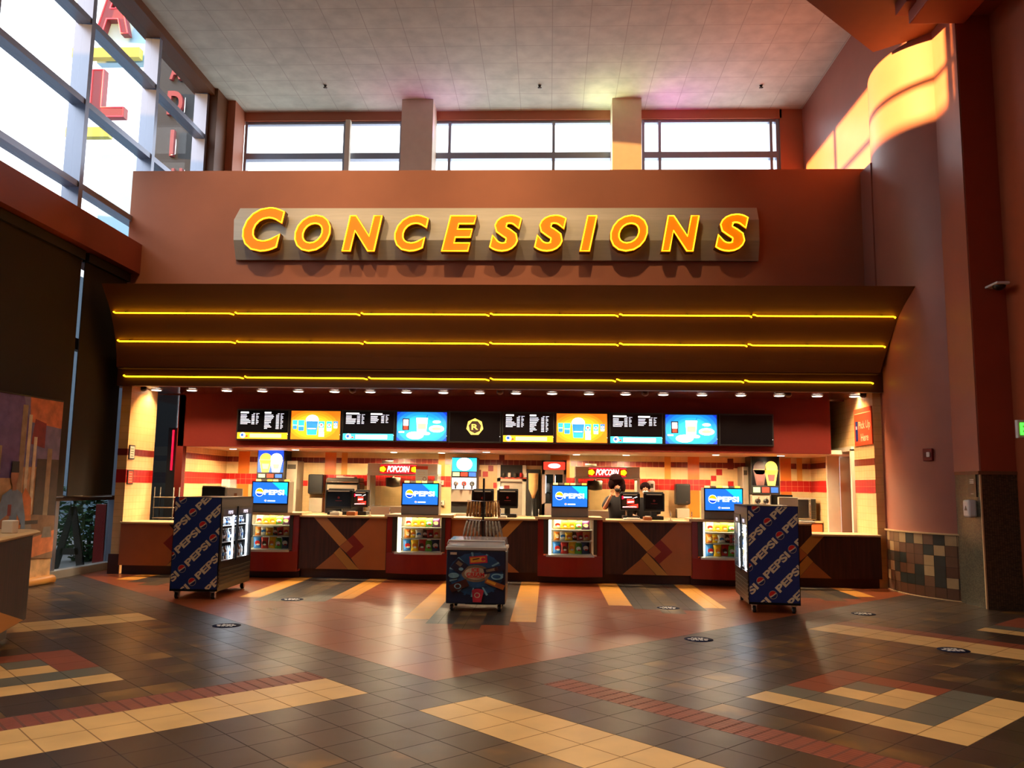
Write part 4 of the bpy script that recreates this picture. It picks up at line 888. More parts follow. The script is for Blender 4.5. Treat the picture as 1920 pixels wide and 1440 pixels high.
# ------------------------------------------------------------------ menu screens
SYm = 16.22
scr_x = [443, 543, 641, 741.5, 841, 941, 1041, 1142, 1245, 1348, 1452]
kinds = ['menu_o', 'cups', 'menu_c', 'meal', 'logo', 'menu_o', 'cups', 'menu_c', 'meal', 'off']
desc = ['menu screen with white price lists and an orange strip, first on the left', 'orange menu screen showing blue popcorn and drink cups, left of the two', 'menu screen with price lists and a pale blue strip, left of the two',
        'bright blue menu screen showing a tall cup and plates, left of the two', 'black menu screen with a yellow heptagon around a letter R', 'menu screen with price lists and an orange strip, right beside the R screen',
        'orange menu screen showing blue popcorn and drink cups, right of the two', 'menu screen with price lists and a pale blue strip, right of the two', 'bright blue menu screen showing a tall cup and plates, right of the two',
        'switched-off black menu screen at the right end of the row']
zs0, zs1 = 2.50, 3.12
for k in range(10):
    x0, x1 = X(scr_x[k], 800, SYm), X(scr_x[k+1], 805, SYm)-.012; W = x1-x0
    t = thing('menu_screen', desc[k], 'screen', ((x0+x1)/2, 16.27, zs0), group='menu screens above the kitchen')
    mb = MB(); mb.box(x0, x1, SYm, 16.29, zs0, zs1, 'black', .006); mb.build('housing', t)
    mb = MB(); mb.box(x1-.03, x1-.02, SYm-.003, SYm, zs0+.12, zs0+.13, 'sc_white'); mb.build('indicator_light', t)
    g = .028; a, b, c, d = x0+g, x1-g, zs0+g, zs1-g; w_, h_ = b-a, d-c; y = SYm
    U_ = lambda u, v: (a+u*w_, d-v*h_)
    mb = MB(); R = lambda u0, v0, u1, v1, m, q=1: mb.xz([U_(u0, v1), U_(u1, v1), U_(u1, v0), U_(u0, v0)], y, m, .0006*q+.001)
    kd = kinds[k]
    if kd in ('off', 'logo', 'menu_o', 'menu_c'): R(0, 0, 1, 1, 'screen_black', 0)
    if kd.startswith('menu'):
        two = kd == 'menu_o'
        colm = [(.05, .05, [.12, .13, .115, .17, .2, .2, .14], .3, .38), (.53, .05, [.17, .185, .17, .145, .13, .13, .09, .115, .14, .06], .79, .87)] if two else [(.05, .05, [.11, .11, .2, .19, .19, .17], .3, .38), (.54, .06, [.14, .13, .16, .14, .11], .78, .86)]
        for (u, v, ws, p1, p2) in colm:
            R(u, v, u+(.16 if u < .3 else .13)+(0 if two else .1), v+.055, 'sc_white', 2)
            for i, wd in enumerate(ws):
                vv = v+.1+i*.052; R(u, vv, u+wd, vv+.026, 'sc_text', 1); R(p1-.03, vv, p1+.03, vv+.026, 'sc_text', 1); R(p2-.02, vv, p2-.02+(.05 if i % 3 else .03), vv+.022, 'sc_text', 1)
            R(p1, v+.052, p1+.04, v+.07, 'sc_text', 1); R(p2-.02, v+.052, p2+.045, v+.07, 'sc_text', 1)
        R(0, .78, 1, 1, 'cup2' if two else 'ml6', 1); R(.25, .82, .88, .96, 'sc_peach' if two else 'sc_white', 2)
        disc(mb, (a+.11*w_, y-.003, d-.88*h_), (1, 0, 0), (0, 0, 1), .055, 'sc_white', .001); disc(mb, (a+.1*w_, y-.004, d-.87*h_), (1, 0, 0), (0, 0, 1), .03, 'sc_deep', .001); R(.17, .88, .21, .94, 'sc_red', 3)
    if kd == 'logo':
        hp = lambda r: [(a+.5*w_+r*math.sin(2*math.pi*i/7), (c+d)/2+r*math.cos(2*math.pi*i/7)) for i in range(7)]
        mb.xz(hp(.17), y, 'sc_gold', .0015); hp2 = [(a+.5*w_+.128*math.sin(2*math.pi*(i+.5)/7), (c+d)/2+.128*math.cos(2*math.pi*(i+.5)/7)) for i in range(7)]
        mb.xz(hp2, y-.001, 'sc_dark', .0015); put_text(mb, 'R', (a+.5*w_-.065, y-.003, (c+d)/2-.055), (1, 0, 0), (0, 0, 1), .13, .11, 'sc_gold', .001, bold=.025)
    if kd == 'cups':
        R(0, 0, 1, 1, 'cup0', 0)
        for q in range(1, 7): mb.xz(clip([(a+.45*w_+.56*(1-q/8)*math.cos(i*.2618), (c+d)/2+.34*(1-q/8)*math.sin(i*.2618)) for i in range(24)], a, b, c, d), y-.001-q*.00018, 'cup%d' % q, .0001)
        def cup(u, v0, v1, wt, m1, m2, emb):
            mb.xz([U_(u-wt*.8/2, v1), U_(u+wt*.8/2, v1), U_(u+wt/2, v0), U_(u-wt/2, v0)], y-.0025, m1, .0006); mb.xz([U_(u-wt*.8/2, v1), U_(u+wt*.8/2, v1), U_(u+wt*.87/2, v1-(v1-v0)*.35), U_(u-wt*.87/2, v1-(v1-v0)*.35)], y-.0032, m2, .0006)
            if emb: disc(mb, (a+u*w_, y-.004, d-(v0+(v1-v0)*.4)*h_), (1, 0, 0), (0, 0, 1), wt*w_*.3, 'sc_white', .0005); disc(mb, (a+u*w_, y-.0046, d-(v0+(v1-v0)*.37)*h_), (1, 0, 0), (0, 0, 1), wt*w_*.16, 'sc_red', .0005)
            else: R(u-wt*.35, v0+(v1-v0)*.52, u+wt*.35, v0+(v1-v0)*.58, 'sc_white', 7)
        disc(mb, (a+.43*w_, y-.002, d-.33*h_), (1, 0, 0), (0, 0, 1), .13, 'sc_white', .0005, ry=.11)
        cup(.08, .33, .64, .1, 'sc_cyan', 'sc_blue', 0); cup(.21, .33, .7, .13, 'sc_cyan', 'sc_blue', 0); cup(.43, .36, .84, .24, 'sc_blue', 'sc_cyan', 0); cup(.62, .36, .7, .13, 'sc_cyan', 'sc_cyan_light', 1); cup(.78, .36, .7, .11, 'sc_cyan', 'sc_cyan_light', 1); cup(.91, .36, .6, .09, 'sc_blue', 'sc_cyan_light', 1)
        R(.57, .72, .68, .9, 'sc_white', 3)
    if kd == 'meal':
        R(0, 0, 1, 1, 'ml0', 0)
        for q in range(1, 7): mb.xz(clip([(a+.5*w_+.66*(1-q/8)*math.cos(i*.2618), (c+d)/2+.46*(1-q/8)*math.sin(i*.2618)) for i in range(24)], a, b, c, d), y-.001-q*.00018, 'ml%d' % q, .0001)
        R(.11, .23, .25, .64, 'sc_dark', 4); R(.13, .27, .23, .48, 'sc_white', 5); R(.14, .5, .22, .61, 'sc_red', 5); R(.04, .68, .15, .73, 'sc_white', 4)
        mb.xz([U_(.41, .78), U_(.59, .78), U_(.62, .2), U_(.39, .2)], y-.002, 'sc_white', .001); R(.42, .4, .59, .6, 'sc_peach', 6); mb.xz([U_(.59, .2), U_(.6, .2), U_(.62, .1), U_(.61, .1)], y-.002, 'sc_deep', .001)
        disc(mb, (a+.37*w_, y-.0035, d-.82*h_), (1, 0, 0), (0, 0, 1), .17, 'sc_white', .0005, ry=.075); disc(mb, (a+.8*w_, y-.003, d-.58*h_), (1, 0, 0), (0, 0, 1), .15, 'sc_white', .0005, ry=.07)
        disc(mb, (a+.8*w_, y-.0036, d-.58*h_), (1, 0, 0), (0, 0, 1), .1, 'sc_peach', .0005, ry=.035); disc(mb, (a+.8*w_, y-.003, d-.34*h_), (1, 0, 0), (0, 0, 1), .08, 'sc_white', .0005, ry=.03); disc(mb, (a+.6*w_, y-.003, d-.75*h_), (1, 0, 0), (0, 0, 1), .07, 'sc_white', .0005, ry=.03)
    mb.build('screen_image', t)

# ------------------------------------------------------------------ downlights
def downlight(x, y, z, lab, grp, en, r=.085, parts=True, col='#ffdcae', sz=125):
    t = thing('downlight', lab, 'downlight', (x, y, z), group=grp)
    mb = MB(); mb.lathe((x, y, z-.012), [(r+.02, 0), (r+.02, .012)], 'white', 20); mb.build('trim_ring', t)
    mb = MB(); mb.lathe((x, y, z-.016), [(r, 0), (r, .003)], 'lamp_disc', 20); mb.build('lens', t)
    if en: lamp('SPOT', 'downlight_lamp', (x, y, z-.04), en, lin(col), spot_size=math.radians(sz), spot_blend=.6, shadow_soft_size=.06)
dl = [268, 292, 359, 425, 492, 560, 628, 695, 763, 832, 900, 968, 1035, 1104, 1172, 1242, 1314, 1386, 1457, 1527, 1596]
nth = ['first', 'second', 'third', 'fourth', 'fifth', 'sixth', 'seventh', 'eighth', 'ninth', 'tenth', 'eleventh', 'twelfth', 'thirteenth', 'fourteenth', 'fifteenth', 'sixteenth', 'seventeenth', 'eighteenth', 'nineteenth', 'twentieth', 'twenty-first']
for k, p in enumerate(dl):
    py = 730+(p-268)*.0108; d = ray(p, py); q = EYE+d*((ZC-1.65)/d.z)
    downlight(q.x, 15.6, ZC, '%s round downlight from the left under the canopy' % nth[k], 'downlights under the canopy', 120)
for k, p in enumerate((270, 1608)):   # bright wall washers on the tiled side walls
    x = -7.45 if k == 0 else 5.45
    lamp('SPOT', 'wall_washer', (x, 15.35, ZC-.05), 90, lin('#ffc880'), aim=((-7.72 if k == 0 else 5.76), 15.45, 2.6), spot_size=math.radians(110), spot_blend=.7, shadow_soft_size=.04)
kl = [437, 554, 727, 820, 912, 1083, 1180, 1342, 1464]
for k, p in enumerate(kl):
    x = X(p, 845, 17.2); downlight(x, 17.2 if p not in (727, 820, 1083, 1180) else 17.9, 2.37, '%s small downlight from the left in the low kitchen ceiling' % nth[k], 'downlights in the low kitchen ceiling', 360 if p not in (727, 820, 1083, 1180) else 540, r=.07, col='#ffe0b0', sz=172)
for k, (p, py) in enumerate(((277, 729), (676, 738), (942, 742), (1201, 744), (1465, 743), (1606, 743))):
    d = ray(p, py); q = EYE+d*((ZC-1.65)/d.z); mb = MB(); mb.lathe((q.x, 15.3, ZC-.07), [(.02, 0), (.06, .025), (.06, .07)], 'black' if k in (0, 5) else 'bronze_dark', 16)
    tag(mb.build('dome_camera'), '%s dome camera from the left under the canopy' % nth[k], 'camera', 'dome cameras under the canopy')

# ------------------------------------------------------------------ ice cream freezer and hanging snack rack
xf0, xf1, yf = X(836.5, 1080, 11.25), X(948, 1080, 11.25), 11.25
t = thing('ice_cream_freezer', 'blue ice cream freezer with a glass lid on casters in front of the counter', 'freezer', ((xf0+xf1)/2, 11.5, 0))
W = xf1-xf0; H0, H1 = .1, .80
for k, (nm, c) in enumerate(dict(f_navy='#0e1c34', f_blue='#1c4468', f_pale='#6c98a8', f_glow='#b0a088', f_wrap='#1a1c30', f_brown='#3c1a14', f_bar='#8a4a20', f_pink='#a82838', f_gold='#c88a2c', f_tan='#70604c').items()): mat(nm, c, .4, var=.3, vscale=9)
mb = MB(); mb.box(xf0, xf1, yf, yf+.62, H0, H1, 'f_navy', .015); mb.box(xf0-.012, xf1+.012, yf-.012, yf+.63, H1, H1+.045, 'brushed', .008); mb.build('cabinet', t)
lay = [0]
def fa(P, m): lay[0] += .0005; mb.poly([(xf0+W*u, yf-.001-lay[0], H0+(H1-H0)*v) for u, v in P], m)
def el(cu, cv, ru, rv, m, n=22): fa([(cu+ru*math.cos(6.283*k/n), cv+rv*math.sin(6.283*k/n)) for k in range(n)], m)
mb = MB(); fa([(.02, .02), (.98, .02), (.98, .98), (.02, .98)], 'f_navy'); el(.5, .56, .46, .4, 'f_blue')
rn = random.Random(4)
for k in range(22):
    a = k*.2856; fa([(.5+.1*math.cos(a-.06), .55+.1*math.sin(a-.06)), (.5+.46*math.cos(a-.03), .55+.42*math.sin(a-.03)), (.5+.46*math.cos(a+.05), .55+.42*math.sin(a+.05)), (.5+.1*math.cos(a+.06), .55+.1*math.sin(a+.06))], 'f_blue' if k % 2 else 'f_pale')
el(.5, .56, .34, .26, 'f_blue'); el(.5, .57, .24, .16, 'f_tan'); el(.5, .57, .19, .115, 'f_glow')
def rotrect(cu, cv, w_, h_, deg, m):
    a = math.radians(deg); fa([(cu+(x*math.cos(a)-y*math.sin(a)), cv+(x*math.sin(a)+y*math.cos(a))) for x, y in ((-w_/2, -h_/2), (w_/2, -h_/2), (w_/2, h_/2), (-w_/2, h_/2))], m)
rotrect(.54, .83, .3, .14, 6, 'f_pink'); rotrect(.53, .83, .25, .09, 6, 'f_gold'); el(.62, .84, .035, .03, 'f_pink'); rotrect(.5, .84, .12, .02, 14, 'f_brown')
rotrect(.22, .7, .22, .22, -38, 'f_wrap'); rotrect(.22, .75, .1, .07, -38, 'f_tan'); el(.25, .65, .04, .03, 'f_pale')
rotrect(.8, .65, .34, .1, 14, 'f_wrap'); rotrect(.77, .645, .2, .05, 14, 'f_tan'); el(.84, .66, .03, .03, 'f_brown')
rotrect(.22, .34, .32, .14, 24, 'f_brown'); el(.2, .33, .06, .05, 'f_pale'); el(.2, .33, .04, .035, 'f_brown')
rotrect(.82, .38, .34, .09, -22, 'f_bar'); rotrect(.76, .41, .16, .05, -22, 'f_gold')
fa([(.46, .04), (.6, .04), (.64, .26), (.44, .26)], 'f_pink'); el(.54, .24, .1, .05, 'f_pink'); el(.53, .17, .05, .05, 'f_glow'); el(.53, .17, .035, .035, 'f_pink')
el(.13, .53, .09, .05, 'f_pale'); el(.86, .52, .1, .06, 'f_pale'); el(.85, .52, .07, .035, 'f_blue'); rotrect(.12, .94, .11, .045, 0, 'f_glow')
for wd, u, v, w_, h_ in (('ICE', .43, .6, .13, .075), ('CREAM', .345, .515, .3, .075)): put_text(mb, wd, (xf0+W*u, yf-.001-lay[0]-.001, H0+(H1-H0)*v), (1, 0, 0), (0, 0, 1), W*w_, (H1-H0)*h_, 'pepsi_red', .0015, bold=.05)
rotrect(.5, .5, .3, .012, 0, 'pepsi_red'); mb.build('front_artwork', t)
mb = MB(); mb.tube([(xf0+.03, yf+.03, .93), (xf0+.03, yf+.6, .97)], .012, 'chrome', 8)
lid = MB(); lid.add([(xf0, yf, H1+.045), (xf1, yf, H1+.045), (xf1, yf+.6, H1+.045), (xf0, yf+.6, H1+.045), (xf0+.02, yf+.05, H1+.12), (xf1-.02, yf+.05, H1+.12), (xf1-.02, yf+.6, H1+.15), (xf0+.02, yf+.6, H1+.15)], [(0, 1, 5, 4), (1, 2, 6, 5), (2, 3, 7, 6), (3, 0, 4, 7), (4, 5, 6, 7)], 'clear_plastic'); lo = lid.build('glass_lid', t)
mb = MB(); mb.tube([(xf0+.01, yf+.02, H1+.08), (xf0+.02, yf+.05, H1+.125), (xf1-.02, yf+.05, H1+.125), (xf1-.01, yf+.02, H1+.08)], .012, 'alu_light', 8); mb.tube([(xf0+.04, yf+.06, H1+.06), ((xf0+xf1)/2-.05, yf+.06, H1+.06)], .012, 'chrome', 8); mb.build('lid_rail', lo)
mb = MB(); mb.box(xf0+.06, xf1-.06, yf+.06, yf+.56, H1+.047, H1+.05, 'black'); mb.build('opening', t)
for x in (xf0+.08, xf1-.08):
    for y in (yf+.07, yf+.54): caster(x, y, t, None)
yr = 12.15
t = thing('snack_rack', 'black pole rack with hanging snack packets standing behind the ice cream freezer', 'rack', (X(906, 1000, yr), yr, 0))
xp = X(906.5, 950, yr); mb = MB(); mb.box(xp-.014, xp+.014, yr-.014, yr+.014, .02, Z(907, 897, yr), 'black'); mb.build('pole', t)
mb = MB(); mb.box(xp-.22, xp+.22, yr-.2, yr+.2, 0, .02, 'black'); mb.build('base_plate', t)
tiers = ((Z(907, 940, yr), .235, 'bag_tan', 'upper'), (Z(907, 976, yr), .25, 'bag_silver', 'lower'))
mat('bag_tan', '#b88040', .3, var=.4, vscale=30); mat('bag_silver', '#a89c88', .3, var=.4, vscale=30)
for z, hw, m, nm in tiers:
    mb = MB(); mb.tube([(xp-hw, yr-.02, z+.01), (xp-.02, yr-.02, z), (xp+.02, yr-.02, z), (xp+hw, yr-.02, z+.01)], .005, 'chrome', 6); mb.build('hook_arm', t)
    for k in range(10):
        u = (k+.5)/5-1; x = xp+(u*(hw-.03))+(.03 if u > 0 else -.03); sl = u*.06; mb = MB(); w_ = .018
        zt_, zb_ = z-.005, z-(.22 if nm == 'upper' else .24); vs = []
        for q in range(7):
            f = q/6; zz_ = zt_+(zb_-zt_)*f; wq = w_*(.75+.35*math.sin(math.pi*f)); dq = .013*math.sin(math.pi*min(.98, max(.05, f)))+.003; xx = x+sl*f*(1 if nm == 'lower' else .3)
            vs += [(xx-wq, yr-.03, zz_), (xx, yr-.03-dq, zz_), (xx+wq, yr-.03, zz_), (xx, yr-.03+dq, zz_)]
        mb.add(vs, [(4*q+i, 4*q+(i+1) % 4, 4*q+4+(i+1) % 4, 4*q+4+i) for q in range(6) for i in range(4)]+[(0, 1, 2, 3), (24, 25, 26, 27)], m, True)
        tag(mb.build('snack_packet'), ('golden brown snack packet hanging on the upper tier of the pole rack', 'silvery snack packet hanging on the lower tier of the pole rack')[nm == 'lower'], 'snack packet', 'snack packets on the %s tier of the pole rack' % nm)

# ------------------------------------------------------------------ floor stickers
mat('sticker_blue', '#141c38', .8, spec=.15)
for k, (px, py, lab) in enumerate(((425, 1173, 'left of the red floor field on the dark band'), (548, 1124, 'on the stripes before the counter beside the left cooler'), (1253, 1140, 'on the stripes right of the ice cream freezer'), (1310, 1199, 'on the dark band below the red floor field'), (1619, 1151, 'on the dark band near the tiled curved wall'), (1788, 1219, 'at the edge of the far right yellow stripe'))):
    d = ray(px, py); q = EYE+d*(-1.65/d.z); mb = MB(); mb.lathe((q.x, q.y, .002), [(.16, 0), (.16, .001)], 'sticker_blue', 28)
    for r, (u0, u1) in enumerate(((-.07, .07), (-.12, .12), (-.09, .1))):
        n = 4
        for i in range(n): mb.box(q.x+u0+(u1-u0)*i/n, q.x+u0+(u1-u0)*(i+.75)/n, q.y+.05-r*.06, q.y+.085-r*.06, .0032, .0036, 'white')
    tag(mb.build('floor_sticker'), 'round dark blue distancing sticker '+lab, 'sticker', 'round floor stickers')

# ------------------------------------------------------------------ fittings on the right walls
def box_thing(name, lab, cat, parts, grp=None):
    mb = MB()
    for p in parts: mb.box(*p)
    return tag(mb.build(name), lab, cat, grp)
p = at(1728, 852, 13.55); t = thing('fire_alarm', 'small red fire alarm strobe on the curved wall', 'alarm', (p.x+.05, p.y, p.z))
an = math.atan2(p.y-cy, p.x-cx); tl = Matrix.Translation(Vector((cx+cr_*math.cos(an), cy+cr_*math.sin(an), p.z))) @ Matrix.Rotation(an, 4, 'Z')
mb = MB(); mb.T = tl; mb.box(0, .05, -.085, .085, -.1, .1, 'alarm_red', .012); mb.build('body', t); mb = MB(); mb.T = tl; mb.box(.05, .075, .0, .06, -.04, .04, 'white_plastic', .008); mb.build('strobe_lens', t)
mb = MB(); mb.T = tl
for z in (-.04, -.02, 0, .02): mb.box(.05, .054, -.06, -.02, z, z+.008, 'black')
mb.build('sounder_slots', t)
t = thing('sanitizer_dispenser', 'white hand sanitizer dispenser on the mosaic corner', 'dispenser', (6.28, 12.75, 1.28))
mb = MB(); mb.box(6.2, 6.33, 12.66, 12.84, Z(1820, 970, 12.75), Z(1820, 937, 12.75), 'white_plastic', .03); mb.build('housing', t); mb = MB(); mb.prism([(6.199, 12.7, 1.4), (6.199, 12.78, 1.4), (6.199, 12.74, 1.47)], (-.003, 0, 0), 'black'); mb.build('emblem', t)
mb = MB(); mb.box(6.315, 6.33, 12.64, 12.88, 1.6, 1.93, 'black'); 
for q in range(3): mb.box(6.313, 6.315, 12.7, 12.82, 1.85-q*.025, 1.862-q*.025, 'white')
mb.box(6.313, 6.315, 12.72, 12.8, 1.64, 1.65, 'white'); mb.box(6.313, 6.315, 12.72, 12.78, 1.69, 1.75, 'b_dark'); tag(mb.build('wall_notice'), 'small black notice above the white sanitizer dispenser', 'notice')
t = thing('security_camera', 'white and black security camera on the dark red wall beside the sanitizer corner', 'camera', (6.7, 12.4, 4.7))
mb = MB(); c_ = at(1876, 535, 12.3); mb.box(c_.x-.11, c_.x+.09, 12.2, 12.54, c_.z-.0, c_.z+.04, 'white_plastic', .015); mb.build('hood', t); mb = MB(); mb.ball((c_.x-.01, 12.32, c_.z-.01), (.09, .09, .06), 'black'); mb.build('dome', t)
c_ = at(1895, 516, 12.45); mb = MB(); mb.box(c_.x-.03, c_.x+.03, 12.48, 12.54, c_.z-.07, c_.z+.07, 'paper', .006); tag(mb.build('wall_box'), 'small cream wall box above the security camera', 'box')
t = thing('exit_sign', 'green lit EXIT sign on the far right wall', 'sign', (6.8, 11.3, 2.5)); c_ = at(1911, 804, 11.3)
mb = MB(); mb.box(c_.x-.02, 6.86, 11.3, 11.36, c_.z-.12, c_.z+.12, 'white_plastic', .004); mb.build('housing', t)
mb = MB(); mb.box(c_.x-.012, 6.84, 11.297, 11.3, c_.z-.112, c_.z+.112, 'mosaic' if False else 'paper'); mb.build('face', t); mb = MB(); put_text(mb, 'EXIT', (c_.x+.01, 11.296, c_.z-.08), (1, 0, 0), (0, 0, 1), .42, .16, 'exit_green', .002, bold=.05); mb.build('lettering', t)
# pick up sign
t = thing('pickup_sign', 'orange-red Pick Up Here sign on the tiled side wall', 'sign', (5.75, 15.3, 2.6)); ysn = (15.0, 15.84)
zt_, zb_ = 3.18, 2.5; mb = MB(); mb.box(5.735, 5.752, ysn[0], ysn[1], zb_, zt_, 'pick_red'); mb.build('board', t)
mb = MB(); u = (0, -1, 0); xq = 5.7345
put_text(mb, 'Pick Up', (xq, ysn[0]+.62, zb_+.26), u, (0, 0, 1), .56, .18, 'wrap_cream', .001, bold=.03); put_text(mb, 'Here', (xq, ysn[0]+.52, zb_+.07), u, (0, 0, 1), .36, .14, 'wrap_cream', .001, bold=.03); mb.build('lettering', t)
mb = MB(); mb.box(5.732, 5.735, ysn[1]-.18, ysn[1]-.06, zb_+.08, zb_+.45, 'pepsi_blue', .001); mb.box(5.73, 5.732, ysn[1]-.15, ysn[1]-.09, zb_+.3, zb_+.36, 'white'); mb.build('phone_picture', t)
mb = MB(); mb.box(5.732, 5.735, ysn[0]+.04, ysn[1]-.04, zt_-.1, zt_-.085, 'wrap_cream'); mb.build('header_line', t)
# framed notices on the left pier
for k, (z0, z1, m, lab) in enumerate(((2.06, 2.32, 'white', 'upper of two framed notices on the left tiled pier, white sheet'), (1.6, 1.86, 'bag_red', 'lower of two framed notices on the left tiled pier, red sheet'))):
    t = thing('framed_notice', lab, 'notice', (-7.7, 15.1, z0)); y0, y1 = 14.96, 15.16
    mb = MB(); mb.box(-7.716, -7.7, y0, y1, z0, z1, 'black'); mb.build('frame', t); mb = MB(); mb.box(-7.7, -7.698, y0+.02, y1-.02, z0+.02, z1-.02, 'paper' if k == 0 else 'pick_red'); 
    for q in range(4): mb.box(-7.698, -7.697, y0+.04, y1-.05, z0+.05+q*.045, z0+.06+q*.045, 'leaf_green' if k == 0 else 'wrap_cream')
    mb.build('sheet', t)
for k, px in enumerate((610, 1012, 1427)):
    d = ray(px, 160); q = EYE+d*((CEIL-1.65)/d.z); mb = MB(); mb.lathe((q.x, q.y, CEIL-.06), [(.05, 0), (.02, .03), (.04, .06)], 'steel_dark', 12); tag(mb.build('sprinkler'), '%s small sprinkler head from the left on the high ceiling' % nth[k], 'sprinkler', 'sprinklers on the high ceiling')

# ------------------------------------------------------------------ till terminals on the counter
YT = 15.2
terms = [(610, 660, 918.5, 954, 'dark', 'till terminal with a plain dark screen, left of the first red promo till'), (661, 690, 921, 951, 'promo', 'till terminal with a red and white promo screen beside the left popcorn maker'),
         (884, 925, 919, 955, 'dark', 'till terminal behind the black snack rack pole'), (932, 971, 919, 953, 'dark', 'till terminal right of the black snack rack pole'),
         (1163, 1200, 925, 957, 'promo', 'till terminal with a red and white promo screen before the standing worker'), (1207, 1246, 925, 959, 'dark', 'dark till terminal hiding the lower face of the second worker')]
for a, b, c, d, kd, lab in terms:
    xm = (a+b)/2; x0, x1, z0, z1 = X(a, 935, YT), X(b, 935, YT), Z(xm, d, YT), Z(xm, c, YT)
    t = thing('till_terminal', lab, 'till', ((x0+x1)/2, YT+.1, PT+.035), group='till terminals on the counter'); xc = (x0+x1)/2
    mb = MB(); mb.box(x0, x1, YT, YT+.05, z0, z1, 'black', .01); mb.build('monitor', t)
    mb = MB(); mb.box(x0+.02, x1, YT+.12, YT+.2, z0+.02, z1+.025, 'black_matte', .015); mb.build('rear_screen', t)
    mb = MB(); mb.box(x0+.03, x1-.03, YT-.004, YT, z0+.045, z1-.045, 'screen_black' if kd == 'dark' else 'sc_dark')
    w_, h_ = x1-x0-.06, z1-z0-.09
    if kd == 'promo':
        Q = lambda P, m: mb.xz([(x0+.03+u*w_, z0+.045+v*h_) for u, v in P], YT-.004, m, .001)
        Q([(.02, .02), (.98, .02), (.98, .35), (.6, .25), (.2, .12)], 'sc_red'); Q([(.3, .3), (.75, .36), (.75, .72), (.3, .75)], 'sc_red'); Q([(.1, .82), (.6, .86), (.6, .92), (.1, .92)], 'sc_white'); Q([(.34, .42), (.72, .46), (.72, .56), (.34, .54)], 'sc_white'); Q([(.6, .76), (.95, .9), (.9, .95)], 'sc_white'); Q([(0, .7), (.12, .75), (.12, .98), (0, .98)], 'pop_red'); Q([(.05, .04), (.9, .06), (.9, .12), (.05, .1)], 'sc_white')
    else:
        disc(mb, (xc, YT-.005, z0+h_*.62+.045), (1, 0, 0), (0, 0, 1), .022, 'alarm_red', .001); mb.box(xc-.06, xc+.06, YT-.005, YT-.004, z0+h_*.38+.045, z0+h_*.42+.045, 'alarm_red')
    mb.build('screen', t); mb = MB(); mb.box(x0+.05, x1-.05, YT-.006, YT+.0, z1-.03, z1-.015, 'paper'); mb.build('receipt_slot', t)
    mb = MB(); mb.box(xc-.05, xc+.05, YT+.03, YT+.13, PT+.06, z0+.1, 'black'); mb.box(x0+.05, x1-.02, YT-.03, YT+.28, PT+.035, PT+.1, 'black', .01); mb.build('stand', t)
rn = random.Random(9)
for (px, py, w_, h_, m, cat, lab, nm) in ((630, 957, .18, .06, 'paper', 'tray', 'crumpled pale paper beside the leftmost dark till', 'paper_pile'), (660, 955, .16, .07, 'maple', 'box', 'small wooden box before the left red promo till', 'wooden_box'), (942, 959, .16, .04, 'paper', 'tray', 'small pale tray below the till right of the rack pole', 'paper_tray'),
                              (1214, 963, .14, .06, 'maple', 'box', 'small wooden box on the counter before the right dark till', 'wooden_box'), (1185, 966, .3, .03, 'paper', 'tray', 'flat pale papers on the counter before the right promo till', 'paper_tray'), (1510, 980, .3, .03, 'paper', 'tray', 'flat pale papers at the raised end of the right counter', 'paper_tray')):
    x = X(px, py, 14.95); mb = MB(); mb.box(x-w_/2, x+w_/2, 14.86, 15.08, PT+.035, PT+.035+h_, m, .012); mb.box(x-w_*.3, x+w_*.35, 14.88, 15.0, PT+.035+h_, PT+.045+h_, 'paper', .004); tag(mb.build(nm), lab, cat)
for k, px in enumerate((694, 731, 938, 1010, 1257, 1297)):
    x = X(px, 955, 14.95); mb = MB(); mb.tube([(x, 14.95, PT+.035), (x, 14.95, PT+.2)], .009, 'chrome', 8); mb.lathe((x, 14.95, PT+.035), [(.04, 0), (.04, .008)], 'steel', 14)
    tag(mb.build('screen_post'), '%s thin metal post from the left standing on the counter edge' % nth[k], 'post', 'thin metal posts on the counter edge')

# ------------------------------------------------------------------ kitchen at the back
YB = 17.85; BZ = 1.03
bcs = [(330, 550, 'back counter unit with maple doors at the left end of the kitchen'), (551, 682, 'back counter unit with maple doors under the left paper towel dispenser'), (829, 905, 'back counter unit with maple doors under the middle soda fountain'), (906, 1077, 'back counter unit with maple doors under the pass-through window'), (1200, 1330, 'back counter unit with maple doors under the right paper towel dispenser'), (1464, 1556, 'back counter unit with maple doors under the microwave')]
for a, b, lab in bcs:
    x0, x1 = X(a, 968, YB)+.01, min(X(b, 968, YB)-.01, 5.74)
    if a == 330: x0 = xl+.14
    t = thing('back_counter', lab, 'counter', ((x0+x1)/2, 18.2, 0), group='back counter units')
    mb = MB(); mb.box(x0, x1, YB, BY-.01, .1, BZ-.04, 'maple'); mb.build('cabinet', t); mb = MB(); mb.box(x0-.005, x1+.005, YB-.04, BY-.01, BZ-.04, BZ, 'counter_stone', .008); mb.build('worktop', t)
    n = max(1, round((x1-x0)/.5)); st = (x1-x0)/n
    for k in range(n):
        mb = MB(); mb.box(x0+k*st+.01, x0+(k+1)*st-.01, YB-.02, YB, .12, BZ-.06, 'orange_laminate', .004); d = mb.build('door', t)
        mb = MB(); mb.tube([(x0+k*st+.05, YB-.02, .85), (x0+k*st+.05, YB-.045, .86), (x0+k*st+.05, YB-.045, .94), (x0+k*st+.05, YB-.02, .95)], .005, 'chrome', 6); mb.build('handle', d)
def rect(a, b, c, d, Y): xm = (a+b)/2; ym = (c+d)/2; return X(a, ym, Y), X(b, ym, Y), Z(xm, d, Y), Z(xm, c, Y)
